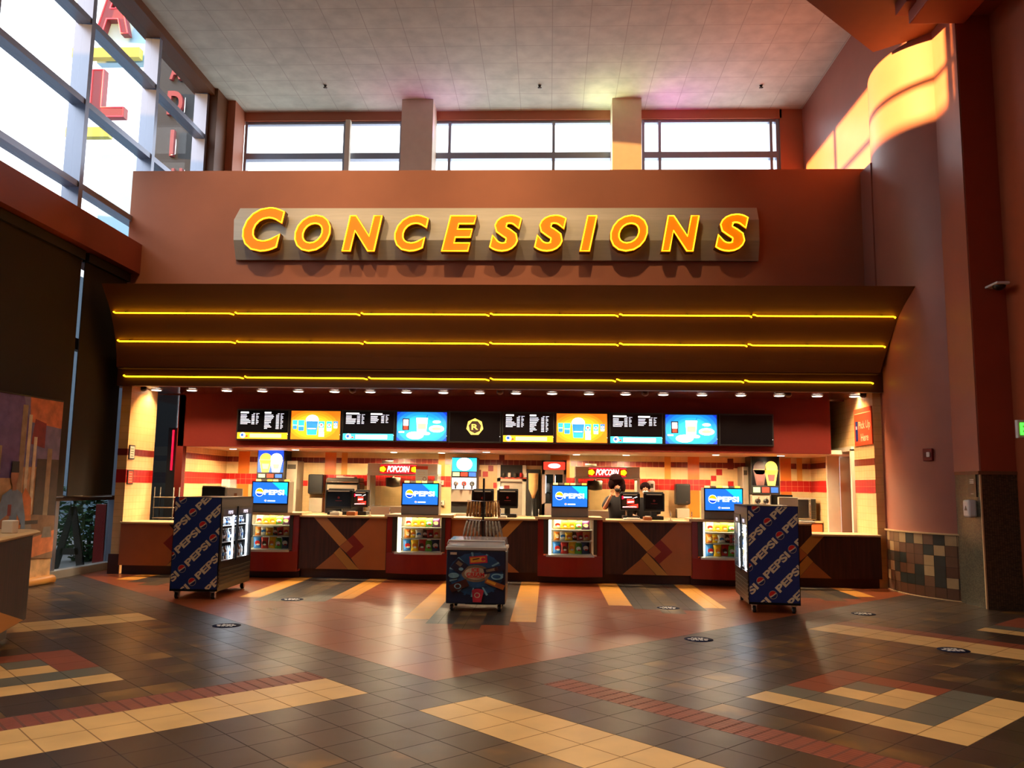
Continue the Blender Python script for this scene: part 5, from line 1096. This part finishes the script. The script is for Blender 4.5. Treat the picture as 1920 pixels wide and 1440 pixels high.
def frozen_machine(lab, a, b, c, d, Y, lit):
    x0, x1, z0, z1 = rect(a, b, c, d, Y); W = x1-x0; t = thing('frozen_drink_machine', lab, 'drink machine', ((x0+x1)/2, Y+.2, BZ), group='frozen drink machines'); zm = z0+(z1-z0)*.22
    mb = MB(); mb.box(x0, x1, Y, Y+.5, z0, z1, 'black', .01); mb.build('marquee', t)
    I = {True: ('sc_deep', 'sc_gold', 'sc_white', 'sc_peach'), False: ('screen_black', 'sc_dark', 'tan_laminate', 'b_red')}[lit]
    mb = MB(); y = Y-.001; U_ = lambda u, v: (x0+.02+u*(W-.04), zm+.01+v*(z1-zm-.03)); mb.xz([U_(0, 0), U_(1, 0), U_(1, 1), U_(0, 1)], y, I[0], .001)
    for cu, m in ((.3, I[1] if lit else 'f_brown'), (.72, I[2] if lit else 'sc_gold')):
        mb.xz([U_(cu-.14, .0), U_(cu+.14, .0), U_(cu+.25, .55), U_(cu-.25, .55)], y-.001, m, .001); disc(mb, (U_(cu, .6)[0], y-.001, U_(cu, .6)[1]), (1, 0, 0), (0, 0, 1), W*.22, m, .001, ry=(z1-zm)*.24); mb.xz([U_(cu-.1, .15), U_(cu+.1, .15), U_(cu+.14, .38), U_(cu-.14, .38)], y-.002, I[3], .001)
        mb.xz([U_(cu-.25, .54), U_(cu+.25, .54), U_(cu+.25, .57), U_(cu-.25, .57)], y-.003, 'sc_peach' if lit else 'wrap_cream', .001)
    mb.build('picture', t); mb = MB()
    for k, m in enumerate(('sc_green', 'sc_red', 'sc_deep')): q = W*.07+k*W*.31; mb.box(x0+q, x0+q+W*.24, Y-.002, Y, z0+.04, zm-.03, m)
    mb.build('flavour_cards', t)
    zq = z0-.42; mb = MB(); mb.box(x0+.02, x1-.02, Y+.03, Y+.5, zq, z0, 'steel', .01); mb.build('body', t)
    for k in range(3):
        xq = x0+W*(.22+.28*k); mb = MB(); mb.tube([(xq, Y+.03, zq+.28), (xq, Y-.05, zq+.28)], .05, 'black', 14); mb.tube([(xq, Y-.03, zq+.27), (xq, Y-.04, zq+.12)], .02, 'black', 10); mb.tube([(xq, Y-.05, zq+.3), (xq, Y-.09, zq+.36)], .01, 'chrome', 8); mb.build('dispenser_tap', t)
    mb = MB(); mb.box(x0, x1, Y-.08, Y+.5, BZ, BZ+.1, 'steel', .01); mb.box(x0+.04, x1-.04, Y+.2, Y+.5, BZ+.1, zq+.02, 'steel_dark'); mb.build('drip_tray', t)
frozen_machine('frozen drink machine with two pale cups on a lit blue picture', 482, 533, 842, 899, 17.95, True)
frozen_machine('frozen drink machine with two dark cups on an unlit black picture', 1408, 1462, 855, 927, 17.9, False)
# soda fountain in the middle
x0, x1, z0, z1 = rect(846, 895, 857, 918, 17.9); W = x1-x0; Y = 17.9
t = thing('soda_fountain', 'soda fountain with a bright blue and white lit front in the kitchen centre', 'soda fountain', ((x0+x1)/2, 18.1, BZ)); H = z1-z0
mb = MB(); mb.box(x0, x1, Y, Y+.5, z0, z1, 'black', .02); mb.build('marquee', t)
mb = MB(); mb.box(x0+.02, x1-.02, Y-.003, Y, z0+H*.56, z1-.02, 'sc_cyan'); disc(mb, ((x0+x1)/2, Y-.003, z0+H*.78), (1, 0, 0), (0, 0, 1), W*.3, 'sc_white', .002, ry=H*.2); mb.build('picture', t)
mb = MB()
for k, m in enumerate(('sc_green', 'sc_red', 'sc_deep')): q = x0+W*(.06+.31*k); mb.box(q, q+W*.26, Y-.003, Y, z0+H*.41, z0+H*.53, m)
mb.build('flavour_cards', t); mb = MB(); mb.box(x0+.02, x1-.02, Y-.003, Y, z0+.01, z0+H*.36, 'sc_white'); mb.build('valve_panel', t)
for k in range(3):
    xq = x0+W*(.19+.31*k); mb = MB(); disc(mb, (xq, Y-.004, z0+H*.18), (1, 0, 0), (0, 0, 1), W*.1, ('white', 'sc_red', 'steel_dark')[k], .004); mb.tube([(xq, Y-.01, z0+H*.22), (xq, Y-.06, z0+H*.16), (xq, Y-.06, z0+H*.02)], .018, 'black', 8); mb.build('dispenser_tap', t)
mb = MB(); mb.box(x0, x1-.1, Y+.02, Y+.5, z0-.26, z0, 'steel', .01); mb.box(x0-.02, x1+.02, Y-.08, Y+.5, BZ, BZ+.05, 'steel', .01); mb.box(x0, x1, Y+.1, Y+.5, BZ, z0-.25, 'black_matte'); mb.build('body', t)
mb = MB()
for k in range(5): mb.lathe((x0+.08+k*W*.2, Y-.02, BZ+.05), [(.03, 0), (.036, .09)], 'clear_plastic', 10)
# popcorn makers
def popcorn(lab, a, b, c, d, Y, s0, s1):
    x0, x1, z0, z1 = rect(a, b, c, d, Y); W = x1-x0; ym = (c+d)/2
    t = thing('popcorn_machine', lab, 'popcorn machine', ((x0+x1)/2, Y+.3, 0), group='popcorn machines with neon signs'); zs = Z((a+b)/2, c+20, Y)
    mb = MB(); mb.box(x0, x1, Y, Y+.6, zs+.0, z1, 'brushed', .01); mb.box(x0-.01, x1+.01, Y-.02, Y+.6, zs-.03, zs, 'brushed'); mb.build('hood', t)
    mb = MB()
    for xx in (x0, x1-.06): mb.box(xx, xx+.06, Y, Y+.6, z0, zs, 'brushed', .004)
    mb.box(x0+.06, x0+.3, Y+.02, Y+.03, z0, zs, 'glass'); mb.build('frame', t)
    mb = MB(); mb.box(x0, x1, Y, Y+.65, .05, z0, 'steel', .01); mb.build('cabinet', t)
    k = MB(); k.lathe(((x0+x1)/2-.25, Y+.3, zs-.28), [(.03, 0), (.15, .02), (.16, .2), (.14, .21)], 'steel_dark', 18); k.tube([((x0+x1)/2-.25, Y+.3, zs-.08), ((x0+x1)/2-.25, Y+.3, zs)], .02, 'chrome'); k.build('kettle', t)
    g = MB(); g.box(x0+.06, x1-.06, Y+.005, Y+.01, z0+.02, zs-.04, 'glass'); g.build('glass_panel', t)
    lamp('AREA', 'popcorn_lamp', ((x0+x1)/2+.2, Y+.3, zs-.06), 16, lin('#ffdca0'), shape='RECTANGLE', size=W*.6, size_y=.3)
    u0, u1, v0, v1 = rect(s0, s1, c+4, c+18, Y-.04); mb = MB(); mb.box(u0, u1, Y-.03, Y, v0, v1, 'pick_red', .004); lb = mb.build('neon_sign', t)
    L = u1-u0; mb = MB(); put_text(mb, 'POPCORN', (u0+L*.2, Y-.034, v0+.02), (1, 0, 0), (0, 0, 1), L*.6, v1-v0-.03, 'sc_white', .01, bold=.02, shear=.3); mb.build('neon_lettering', lb)
    mb = MB(); mb.tube([(u0+.02, Y-.035, v1+.005), (u1-.02, Y-.035, v1+.005)], .008, 'pop_red', 6); mb.tube([(u0+.02, Y-.035, v0-.0), (u1-.02, Y-.035, v0-.0)], .008, 'pop_red', 6); mb.build('neon_border', lb)
    for q in (.08, .92):
        mb = MB(); ccx, ccz = u0+L*q, (v0+v1)/2
        for k in range(5): disc(mb, (ccx+.035*math.cos(k*1.257), Y-.034, ccz+.03*math.sin(k*1.257)), (1, 0, 0), (0, 0, 1), .03, 'pop_yellow', .006, 12)
        disc(mb, (ccx, Y-.035, ccz), (1, 0, 0), (0, 0, 1), .03, 'pop_yellow', .007, 12); mb.build('neon_kernel', lb)
    mb = MB(); xq = x0+W*.25; mb.tube([(xq-.12, Y+.3, z1+.04), (xq+.12, Y+.3, z1+.04)], .03, 'steel', 8); mb.build('hood_vent', t)
    return t
popcorn('popcorn machine with red POPCORN neon sign, left one near the first till pair', 688, 820, 869, 950, 17.6, 712, 782)
popcorn('popcorn machine with red POPCORN neon sign, right one behind the standing worker', 1079, 1200, 875, 958, 17.6, 1103, 1175)
# tall steel cabinets
for a, b, c, Y, lab in ((536, 556, 864, 18.1, 'narrow tall steel cabinet beside the lit frozen drink machine'), (1393, 1404, 875, 18.1, 'narrow tall steel cabinet beside the unlit frozen drink machine')):
    x0, x1, z0, z1 = rect(a, b, c, 950, Y); t = thing('steel_cabinet', lab, 'cabinet', ((x0+x1)/2, Y+.2, BZ)); mb = MB(); mb.box(x0, x1, Y, BY-.01, BZ, z1, 'steel', .008); mb.build('body', t)
    mb = MB(); mb.box(x0+.02, x1-.03, Y-.006, Y, z1-.18, z1-.08, 'steel_dark'); mb.build('control_panel', t)
# paper towel dispensers
for a, b, c, d, lab in ((577, 606, 889, 926, 'black paper towel dispenser on the kitchen wall, left of the dark oven'), (1267, 1295, 907, 946, 'black paper towel dispenser on the kitchen wall, right of the workers')):
    x0, x1, z0, z1 = rect(a, b, c, d, BY-.25); t = thing('towel_dispenser', lab, 'dispenser', ((x0+x1)/2, BY-.15, z0), group='black paper towel dispensers')
    mb = MB(); mb.box(x0, x1, BY-.25, BY-.005, z0, z1, 'black', .03); mb.build('housing', t); mb = MB(); mb.box(x0+.05, x1-.05, BY-.22, BY-.12, z0-.01, z0+.01, 'steel_dark'); mb.box(x1-.1, x1-.06, BY-.253, BY-.25, z0+.05, z0+.06, 'chrome'); mb.build('outlet', t)
    mb = MB(); mb.box(x0+.03, x1-.02, BY-.2, BY-.01, BZ+.0, z0-.09, 'steel', .01); tag(mb.build('steel_container'), 'square steel container below the paper towel dispenser '+('left of the oven' if a < 700 else 'right of the workers'), 'container')
# dark oven
x0, x1, z0, z1 = rect(609, 674, 896, 952, 17.95); Y = 17.95
t = thing('toaster_oven', 'large dark oven with a curved steel door behind the leftmost tills', 'oven', ((x0+x1)/2, Y+.2, BZ))
mb = MB(); mb.box(x0, x1, Y, Y+.5, BZ, z1-.1, 'black', .03); mb.box(x0+.02, x1-.02, Y+.02, Y+.5, z1-.1, z1, 'black', .02); mb.build('body', t)
mb = MB(); mb.box(x0+.05, x1-.05, Y-.02, Y, z0+.05, z1-.15, 'steel', .03); mb.build('door', t); mb = MB(); mb.tube([(x0+.02, Y-.03, z1-.09), (x1-.02, Y-.03, z1-.09)], .012, 'chrome', 8); mb.box(x0+.03, x1-.03, Y-.012, Y, z1-.09, z1-.02, 'steel_dark'); mb.build('control_panel', t)
mb = MB(); mb.box(x0+.3, x0+.62, Y+.1, Y+.3, z1, z1+.03, 'paper', .004); mb.box(x0+.2, x0+.36, Y+.12, Y+.3, z1+.0, z1+.05, 'paper', .01); tag(mb.build('paper_stack'), 'pale papers lying on top of the large dark oven', 'papers')
# pass-through window with a loaded shelf
x0, x1, z0, z1 = rect(932, 986, 872, 955, 18.45); Y = 18.45; t = thing('pass_through', 'cream framed pass-through opening with a dark shelf along its top', 'hatch', ((x0+x1)/2, Y, BZ))
mb = MB(); mb.box(x0, x0+.07, Y, BY-.01, BZ, z1, 'cream_paint'); mb.box(x1-.08, x1, Y, BY-.01, BZ, z1, 'cream_paint'); mb.box(x0, x1, Y, BY-.01, z1-.36, z1-.28, 'cream_paint'); mb.build('frame', t)
mb = MB(); mb.box(x0+.07, x1-.08, Y+.1, Y+.12, BZ, z1-.36, 'side_wall_pale' if 'side_wall_pale' in MATS else 'steel'); mb.box(x0+.15, x0+.27, Y+.09, Y+.1, z1-.62, z1-.45, 'tile_maroon'); mb.box(x0+.27, x0+.4, Y+.09, Y+.1, z1-.75, z1-.62, 'tile_maroon'); mb.build('view', t)
mb = MB(); mb.box(x0+.07, x1-.08, Y+.02, Y+.1, z1-.27, z1, 'black_matte'); mb.box(x0+.07, x1+.2, Y-.02, Y+.02, z1-.3, z1-.27, 'pick_red'); mb.build('shelf', t)
for k in range(6):
    xx = x0+.14+k*.13; mb = MB(); mb.lathe((xx, Y-.03, z1-.27), [(.03, 0), (.035, .05), (.03, .1)], ('steel_dark', 'paper', 'steel_dark', 'bag_red', 'paper', 'f_brown')[k], 10); mb.box(xx-.03, xx+.03, Y-.06, Y, z1-.28, z1-.268, 'black'); tag(mb.build('jar'), '%s small jar from the left on the shelf above the pass-through' % nth[k], 'jar', 'small jars above the pass-through')
mb = MB(); mb.tube([(x0+.1, Y-.02, BZ+.28), (x0+.1, Y-.02, BZ+.62)], .022, 'lamp_disc', 10); t2 = tag(mb.build('light_tube'), 'short upright white light tube at the left of the pass-through', 'lamp')
# dark cabinet with a clear ice dispenser
x0, x1, z0, z1 = rect(987, 1013, 880, 953, 18.1); Y = 18.1; t = thing('bulk_dispenser', 'dark stand with a cream hopper narrowing to a spout beside the cooler cabinet', 'dispenser', ((x0+x1)/2, Y, BZ))
mb = MB(); mb.box(x0, x1, Y+.06, Y+.3, BZ, z1, 'black_matte', .01); mb.build('stand', t); xc = (x0+x1)/2
mb = MB(); mb.lathe((xc, Y-.06, BZ+.5), [(.03, -.12), (.05, -.04), (.1, .08), (.11, .4), (.11, .42)], 'bag_cream', 18); mb.build('hopper', t); mb = MB(); mb.lathe((xc, Y-.06, BZ), [(.06, 0), (.06, .02), (.045, .03), (.04, .34), (.05, .38)], 'black', 14); mb.build('spout', t)
# glass door warmer cabinet
x0, x1, z0, z1 = rect(1016, 1062, 863, 955, 17.8); Y = 17.8; t = thing('cooler_cabinet', 'tall steel cabinet with two glass doors and a lit red header', 'cabinet', ((x0+x1)/2, Y+.3, BZ)); W = x1-x0
mb = MB(); mb.box(x0, x1, Y, Y+.03, z1-.3, z1, 'brushed'); mb.box(x0, x0+.06, Y, Y+.6, BZ, z1, 'brushed'); mb.box(x1-.06, x1, Y, Y+.6, BZ, z1, 'brushed'); mb.box(x0, x1, Y+.57, Y+.6, BZ, z1, 'steel_dark'); mb.box(x0, x1, Y, Y+.6, BZ, BZ+.28, 'brushed'); mb.box(x0, x1, Y, Y+.6, z1-.02, z1, 'brushed'); mb.build('body', t)
mb = MB(); mb.box(x0+.03, x1-.03, Y-.006, Y, z1-.2, z1-.04, 'sc_red'); disc(mb, ((x0+x1)/2, Y-.006, z1-.12), (1, 0, 0), (0, 0, 1), W*.25, 'sc_white', .002, ry=.05); mb.build('header', t)
for k in range(2):
    a = x0+.06+k*(W-.12)/2; b = a+(W-.12)/2; mb = MB(); mb.box(a, a+.02, Y-.01, Y+.01, BZ+.3, z1-.3, 'alu_light'); mb.box(b-.02, b, Y-.01, Y+.01, BZ+.3, z1-.3, 'alu_light'); mb.box(a+.02, b-.02, Y, Y+.004, BZ+.3, z1-.3, 'glass_dark'); mb.box(a+.02, a+.03, Y+.01, Y+.02, BZ+.5, z1-.33, 'led_white'); mb.build('door', t)
for zq in (BZ+.52, BZ+.3): mb = MB(); mb.box(x0+.06, x1-.06, Y+.05, Y+.5, zq, zq+.015, 'alu_light'); mb.build('shelf', t)
for k in range(8):
    zq = (BZ+.535, BZ+.315)[k//4]; xx = x0+.12+(k % 4)*(W-.22)/3; mb = MB(); mb.lathe((xx, Y+.14, zq), [(.045, 0), (.055, .1), (.04, .17), (.01, .18)], ('paper', 'b_red', 'f_brown', 'bag_red')[k % 4], 12)
    tag(mb.build('food_tub'), '%s tub from the left on the %s shelf of the glass-door cabinet' % (nth[k % 4], ('upper', 'lower')[k//4]), 'tub', 'tubs in the glass-door cabinet')
# right end: cream terminal, microwave, napkin box
x0, x1, z0, z1 = rect(1494, 1529, 934, 963, 18.0); Y = 17.95; t = thing('microwave', 'steel microwave oven with a curved handle at the right end of the kitchen', 'microwave', ((x0+x1)/2, Y+.2, BZ))
x0 -= .12; z0 = BZ+.02; mb = MB(); mb.box(x0, x1, Y, Y+.42, z0, z1, 'steel', .01); mb.box(x0+.03, x0+.07, Y+.03, Y+.07, BZ, z0, 'black'); mb.box(x1-.07, x1-.03, Y+.03, Y+.07, BZ, z0, 'black'); mb.build('body', t)
mb = MB(); mb.box(x0+.03, x1-.16, Y-.012, Y, z0+.04, z1-.03, 'screen_black', .004); mb.build('door_window', t); mb = MB(); mb.tube([(x1-.14, Y-.01, z0+.05), (x1-.14, Y-.05, z0+.1), (x1-.14, Y-.05, z1-.08), (x1-.14, Y-.01, z1-.04)], .012, 'chrome', 8); mb.build('handle', t)
mb = MB(); mb.box(x1-.11, x1-.01, Y-.008, Y, z0+.02, z1-.02, 'black')
for r in range(4):
    for q in range(3): mb.box(x1-.1+q*.03, x1-.08+q*.03, Y-.011, Y-.008, z0+.05+r*.04, z0+.07+r*.04, 'steel_dark')
mb.build('keypad', t)
x0, x1, z0, z1 = rect(1544, 1553, 933, 965, 17.9); mb = MB(); mb.box(x0, x1, 17.95, 18.1, BZ, z1, 'clear_plastic', .008); mb.box(x0+.02, x1-.02, 17.97, 18.08, BZ+.005, z1-.02, 'bag_red'); tag(mb.build('napkin_box'), 'clear box with red contents standing right of the microwave', 'box')
x0, x1, z0, z1 = rect(1459, 1495, 932, 946, 15.15); t = thing('till_terminal', 'cream and black till terminal above the right cooler, near the unlit drink machine', 'till', ((x0+x1)/2, 15.2, PT+.035), group='till terminals on the counter')
mb = MB(); mb.box(x0, x1, 15.1, 15.2, PT+.06, z1, 'cream_paint', .01); mb.build('customer_display', t); mb = MB(); mb.box(x0-.1, x1-.05, 15.25, 15.33, PT+.1, z1+.04, 'black', .01); mb.box(x0, x1-.1, 15.1, 15.4, PT+.035, PT+.07, 'black', .01); mb.build('monitor', t)
# left end: small machine with cards
x0, x1, z0, z1 = rect(380, 424, 913, 932, 15.15); t = thing('till_terminal', 'black low till terminal above the left cooler', 'till', ((x0+x1)/2, 15.2, .935), group='till terminals on the counter')
mb = MB(); mb.box(x0, x1, 15.1, 15.3, 1.2, z1, 'black', .015); mb.box(x0+.02, x1-.05, 15.08, 15.3, z1-.0, z1+.02, 'steel', .004); mb.build('monitor', t); mb = MB(); mb.box(x0+.1, x1-.1, 15.15, 15.25, .935, 1.22, 'black'); mb.build('stand', t)
x0, x1, z0, z1 = rect(423, 456, 914, 932, 15.0); mb = MB(); mb.prism([(x0, 15.0, .935), (x1, 15.0, .935), (x1-.02, 15.02, z1-.02), (x0+.03, 15.02, z1)], (0, .01, 0), 'paper'); mb.box((x0+x1)/2, (x0+x1)/2+.05, 14.99, 15.0, z0+.02, z0+.07, 'b_face'); tag(mb.build('counter_card'), 'pale sloping card standing right of the black terminal above the left cooler', 'card')
x0, x1, z0, z1 = rect(377, 395, 888, 896, 18.2); mb = MB(); mb.box(x0, x1, 18.2, BY-.01, z0, z1, 'black', .006); tag(mb.build('wall_terminal'), 'small black box fixed to the kitchen wall at the far left', 'box')
x0, x1, z0, z1 = rect(412, 428, 898, 945, 18.1); mb = MB(); mb.box(x0, x1, 18.15, BY-.01, BZ, z1, 'clear_plastic', .02); mb.box(x0+.03, x1-.03, 18.2, 18.4, BZ+.0, z1-.2, 'steel', .02); tag(mb.build('steel_urn'), 'tall pale steel urn below the small black wall box at the far left', 'urn')
# white hard hat shaped item on the wall near the second worker
x0, x1, z0, z1 = rect(1216, 1229, 901, 922, 18.3); mb = MB(); mb.box(x0, x1, 18.35, BY-.01, z0, z1, 'white_plastic', .04); mb.box(x0+.05, x1-.04, 18.34, 18.35, z0+.08, z1-.07, 'steel_dark'); tag(mb.build('soap_dispenser'), 'white rounded soap dispenser on the wall behind the second worker', 'dispenser')
for k, (px, py) in enumerate(((827, 905), (828, 943))):
    p = at(px, py, 18.55); mb = MB(); mb.box(p.x-.06, p.x+.06, 18.55, BY-.004, p.z-.055, p.z+.055, 'paper', .004); mb.box(p.x-.012, p.x+.012, 18.547, 18.55, p.z-.012, p.z+.012, 'b_dark')
    tag(mb.build('switch_box'), ('upper', 'lower')[k]+' cream switch box between the left popcorn machine and soda fountain', 'box')
# shelving rack in the left opening
t = thing('wire_rack', 'dark wire rack with four shelves in the left opening beside the pier', 'rack', (-7.2, 16.3, 0))
rx0, rx1 = -7.66, -7.5+.35; 
for x in (-7.68, -7.3):
    for y in (16.0, 16.25):
        mb = MB(); mb.tube([(x, y, 0), (x, y, 1.55)], .012, 'steel_dark', 8); mb.build('post', t)
for z in (.3, .75, .95, 1.15, 1.35):
    mb = MB(); mb.box(-7.69, -7.29, 15.98, 16.27, z, z+.012, 'steel'); mb.build('shelf', t)
mb = MB(); mb.box(-8.22, -7.56, 17.6, 17.66, 0, 1.7, 'black_matte'); mb.lathe((-7.89, 17.63, 1.5), [(.33, 0), (.33, .2), (.26, .38), (.08, .48)], 'black_matte', 20, 1, .1); tag(mb.build('arched_panel'), 'black arched panel seen through the left opening', 'panel')
mb = MB(); mb.box(-8.1, -7.75, 17.33, 17.36, 0, 2.8, 'black_matte'); mb.tube([(-7.98, 17.3, 1.9), (-7.98, 17.3, 2.75)], .02, 'pop_red'); mb.tube([(-7.86, 17.3, 1.9), (-7.86, 17.3, 2.75)], .02, 'pop_red'); tag(mb.build('neon_sign'), 'red upright neon tubes glowing through the left opening', 'neon sign')

# ------------------------------------------------------------------ the two workers
def skin_chain(name, verts, edges, radii, m, parent, sub=1):
    me = bpy.data.meshes.new(name); inv = WORLD[parent.name].inverted() if parent is not None else Matrix.Identity(4)
    me.from_pydata([inv @ Vector(v) for v in verts], edges, []); o = bpy.data.objects.new(name, me); C.objects.link(o)
    sk = o.modifiers.new('skin', 'SKIN'); sk.use_smooth_shade = True
    for i, r in enumerate(radii): me.skin_vertices[0].data[i].radius = (r, r) if isinstance(r, (int, float)) else r
    me.skin_vertices[0].data[0].use_root = True
    ss = o.modifiers.new('sub', 'SUBSURF'); ss.levels = ss.render_levels = sub
    # bake to a plain mesh
    dg = bpy.context.evaluated_depsgraph_get(); nm = bpy.data.meshes.new_from_object(o.evaluated_get(dg)); o.modifiers.clear(); o.data = nm
    nm.materials.clear(); nm.materials.append(MATS[m])
    for p in nm.polygons: p.use_smooth = True; p.material_index = 0
    if parent is not None: o.parent = parent
    WORLD[o.name] = WORLD[parent.name].copy() if parent is not None else Matrix.Identity(4)
    return o
def worker(lab, x, y, h, turn, pose):
    t = thing('person', lab, 'person', (x, y, 0)); s = h/1.7
    T = Matrix.Translation(Vector((x, y, 0))) @ Matrix.Rotation(turn, 4, 'Z') @ Matrix.Scale(s, 4)
    W = lambda p: tuple(T @ Vector(p))
    V = {}; verts = []; rad = []; edges = []
    def v(n, p, r, link=None):
        V[n] = len(verts); verts.append(W(p)); rad.append(r*s if isinstance(r, (int, float)) else tuple(q*s for q in r))
        if link: edges.append((V[link], V[n]))
    v('pelvis', (0, 0, .95), (.15, .1)); v('waist', (0, 0, 1.1), (.13, .09), 'pelvis'); v('chest', (0, 0, 1.28), (.16, .11), 'waist'); v('neck0', (0, .01, 1.42), .06, 'chest'); v('neck', (0, 0, 1.48), .05, 'neck0')
    v('jaw', (0, -.015, 1.53), (.055, .065), 'neck'); v('head', (0, -.01, 1.6), (.073, .085), 'jaw'); v('crown', (0, .005, 1.67), (.055, .065), 'head')
    for sd, nm in ((-1, 'l'), (1, 'r')):
        v('hip'+nm, (sd*.09, 0, .88), .09, 'pelvis'); v('knee'+nm, (sd*.1, -.02, .5), .06, 'hip'+nm); v('ank'+nm, (sd*.1, .01, .09), .04, 'knee'+nm); v('toe'+nm, (sd*.11, -.14, .04), .035, 'ank'+nm)
        v('sh'+nm, (sd*.17, 0, 1.38), .055, 'chest'); el, wr, hd = pose[nm]
        v('el'+nm, el, .04, 'sh'+nm); v('wr'+nm, wr, .027, 'el'+nm)
        d = (Vector(hd)-Vector(wr)).normalized(); sd_ = d.cross(Vector((0, 1, 0))).normalized(); v('pm'+nm, tuple(Vector(wr)+d*.06), (.035, .018), 'wr'+nm)
        for k in range(4):
            b_ = Vector(wr)+d*.085+sd_*((k-1.5)*.019); L = (.035, .042, .04, .03)[k]; cu_ = Vector((0, -.012, 0))
            v('f%d0%s' % (k, nm), tuple(b_), .009, 'pm'+nm); v('f%d1%s' % (k, nm), tuple(b_+d*L+cu_), .008, 'f%d0%s' % (k, nm)); v('f%d2%s' % (k, nm), tuple(b_+d*L*1.6+cu_*2.6), .007, 'f%d1%s' % (k, nm))
        b_ = Vector(wr)+d*.035-sd_*.035; v('t0'+nm, tuple(b_), .01, 'pm'+nm); v('t1'+nm, tuple(b_+d*.03-sd_*.02), .009, 't0'+nm)
    skin_chain('body', verts, edges, rad, 'skin', t)
    I = lambda *n: [V[q] for q in n]
    def sub(name, names, links, grow, m):
        ids = I(*names); mp = {a: i for i, a in enumerate(ids)}
        return skin_chain(name, [verts[a] for a in ids], [(mp[V[a]], mp[V[b]]) for a, b in links], [((rad[a] if isinstance(rad[a], tuple) else (rad[a], rad[a]))[0]+grow*s, (rad[a] if isinstance(rad[a], tuple) else (rad[a], rad[a]))[1]+grow*s) for a in ids], m, t)
    sub('shirt', ['pelvis', 'waist', 'chest', 'neck0', 'shl', 'shr', 'ell', 'elr'], [('pelvis', 'waist'), ('waist', 'chest'), ('chest', 'neck0'), ('chest', 'shl'), ('chest', 'shr'), ('shl', 'ell'), ('shr', 'elr')], .03, 'cloth_black')
    sub('trousers', ['pelvis', 'hipl', 'hipr', 'kneel', 'kneer', 'ankl', 'ankr'], [('pelvis', 'hipl'), ('pelvis', 'hipr'), ('hipl', 'kneel'), ('hipr', 'kneer'), ('kneel', 'ankl'), ('kneer', 'ankr')], .026, 'cloth_black')
    mb = MB(); hc = T @ Vector((0, .02, 1.635)); R3 = T.to_3x3()
    for p, r in pose['hair']: mb.ball(tuple(T @ Vector(p)), tuple(q*s for q in r), 'hair_dark')
    mb.build('hair', t)
    mb = MB(); mb.ball(tuple(T @ Vector((-.028, -.083, 1.61))), .009*s, 'white', 8, 6); mb.ball(tuple(T @ Vector((.028, -.083, 1.61))), .009*s, 'white', 8, 6); mb.ball(tuple(T @ Vector((-.028, -.09, 1.61))), .005*s, 'black', 8, 6); mb.ball(tuple(T @ Vector((.028, -.09, 1.61))), .005*s, 'black', 8, 6); mb.build('eyes', t)
    mb = MB(); mb.ball(tuple(T @ Vector((0, -.1, 1.585))), (.012*s, .014*s, .022*s), 'skin', 8, 6); mb.ball(tuple(T @ Vector((-.077, 0, 1.59))), (.01*s, .018*s, .028*s), 'skin', 8, 6); mb.ball(tuple(T @ Vector((.077, 0, 1.59))), (.01*s, .018*s, .028*s), 'skin', 8, 6); mb.build('nose_and_ears', t)
    mb = MB(); mb.ball(tuple(T @ Vector((0, -.065, 1.55))), (.055*s, .05*s, .04*s), pose['mask'], 12, 8); mb.build('face_mask', t)
    return t
xw = X(1157, 920, 16.2)
worker('worker in black with big dark hair and a mask, raising one hand to the face', xw, 16.2, 1.78, math.radians(8), dict(l=((-.26, -.08, 1.2), (-.17, -.2, 1.42), (-.11, -.16, 1.56)), r=((.25, -.02, 1.1), (.2, -.22, 1.02), (.16, -.32, 1.0)),
       hair=[((.01, .05, 1.68), (.15, .13, .13)), ((.07, .04, 1.6), (.1, .11, .14)), ((-.02, .02, 1.76), (.12, .11, .09)), ((-.09, .03, 1.66), (.07, .09, .1)), ((0, -.03, 1.74), (.11, .08, .06))], mask='black'))
xw = X(1210, 920, 16.0)
worker('worker in black with short dark curly hair and a white mask, mostly behind a till', xw, 16.0, 1.74, math.radians(-4), dict(l=((-.24, -.02, 1.12), (-.18, -.24, 1.08), (-.14, -.34, 1.07)), r=((.24, -.02, 1.12), (.18, -.24, 1.08), (.14, -.34, 1.07)),
       hair=[((0, .03, 1.65), (.095, .1, .09)), ((-.06, .0, 1.64), (.04, .05, .05)), ((.06, .0, 1.65), (.04, .05, .05))], mask='white'))
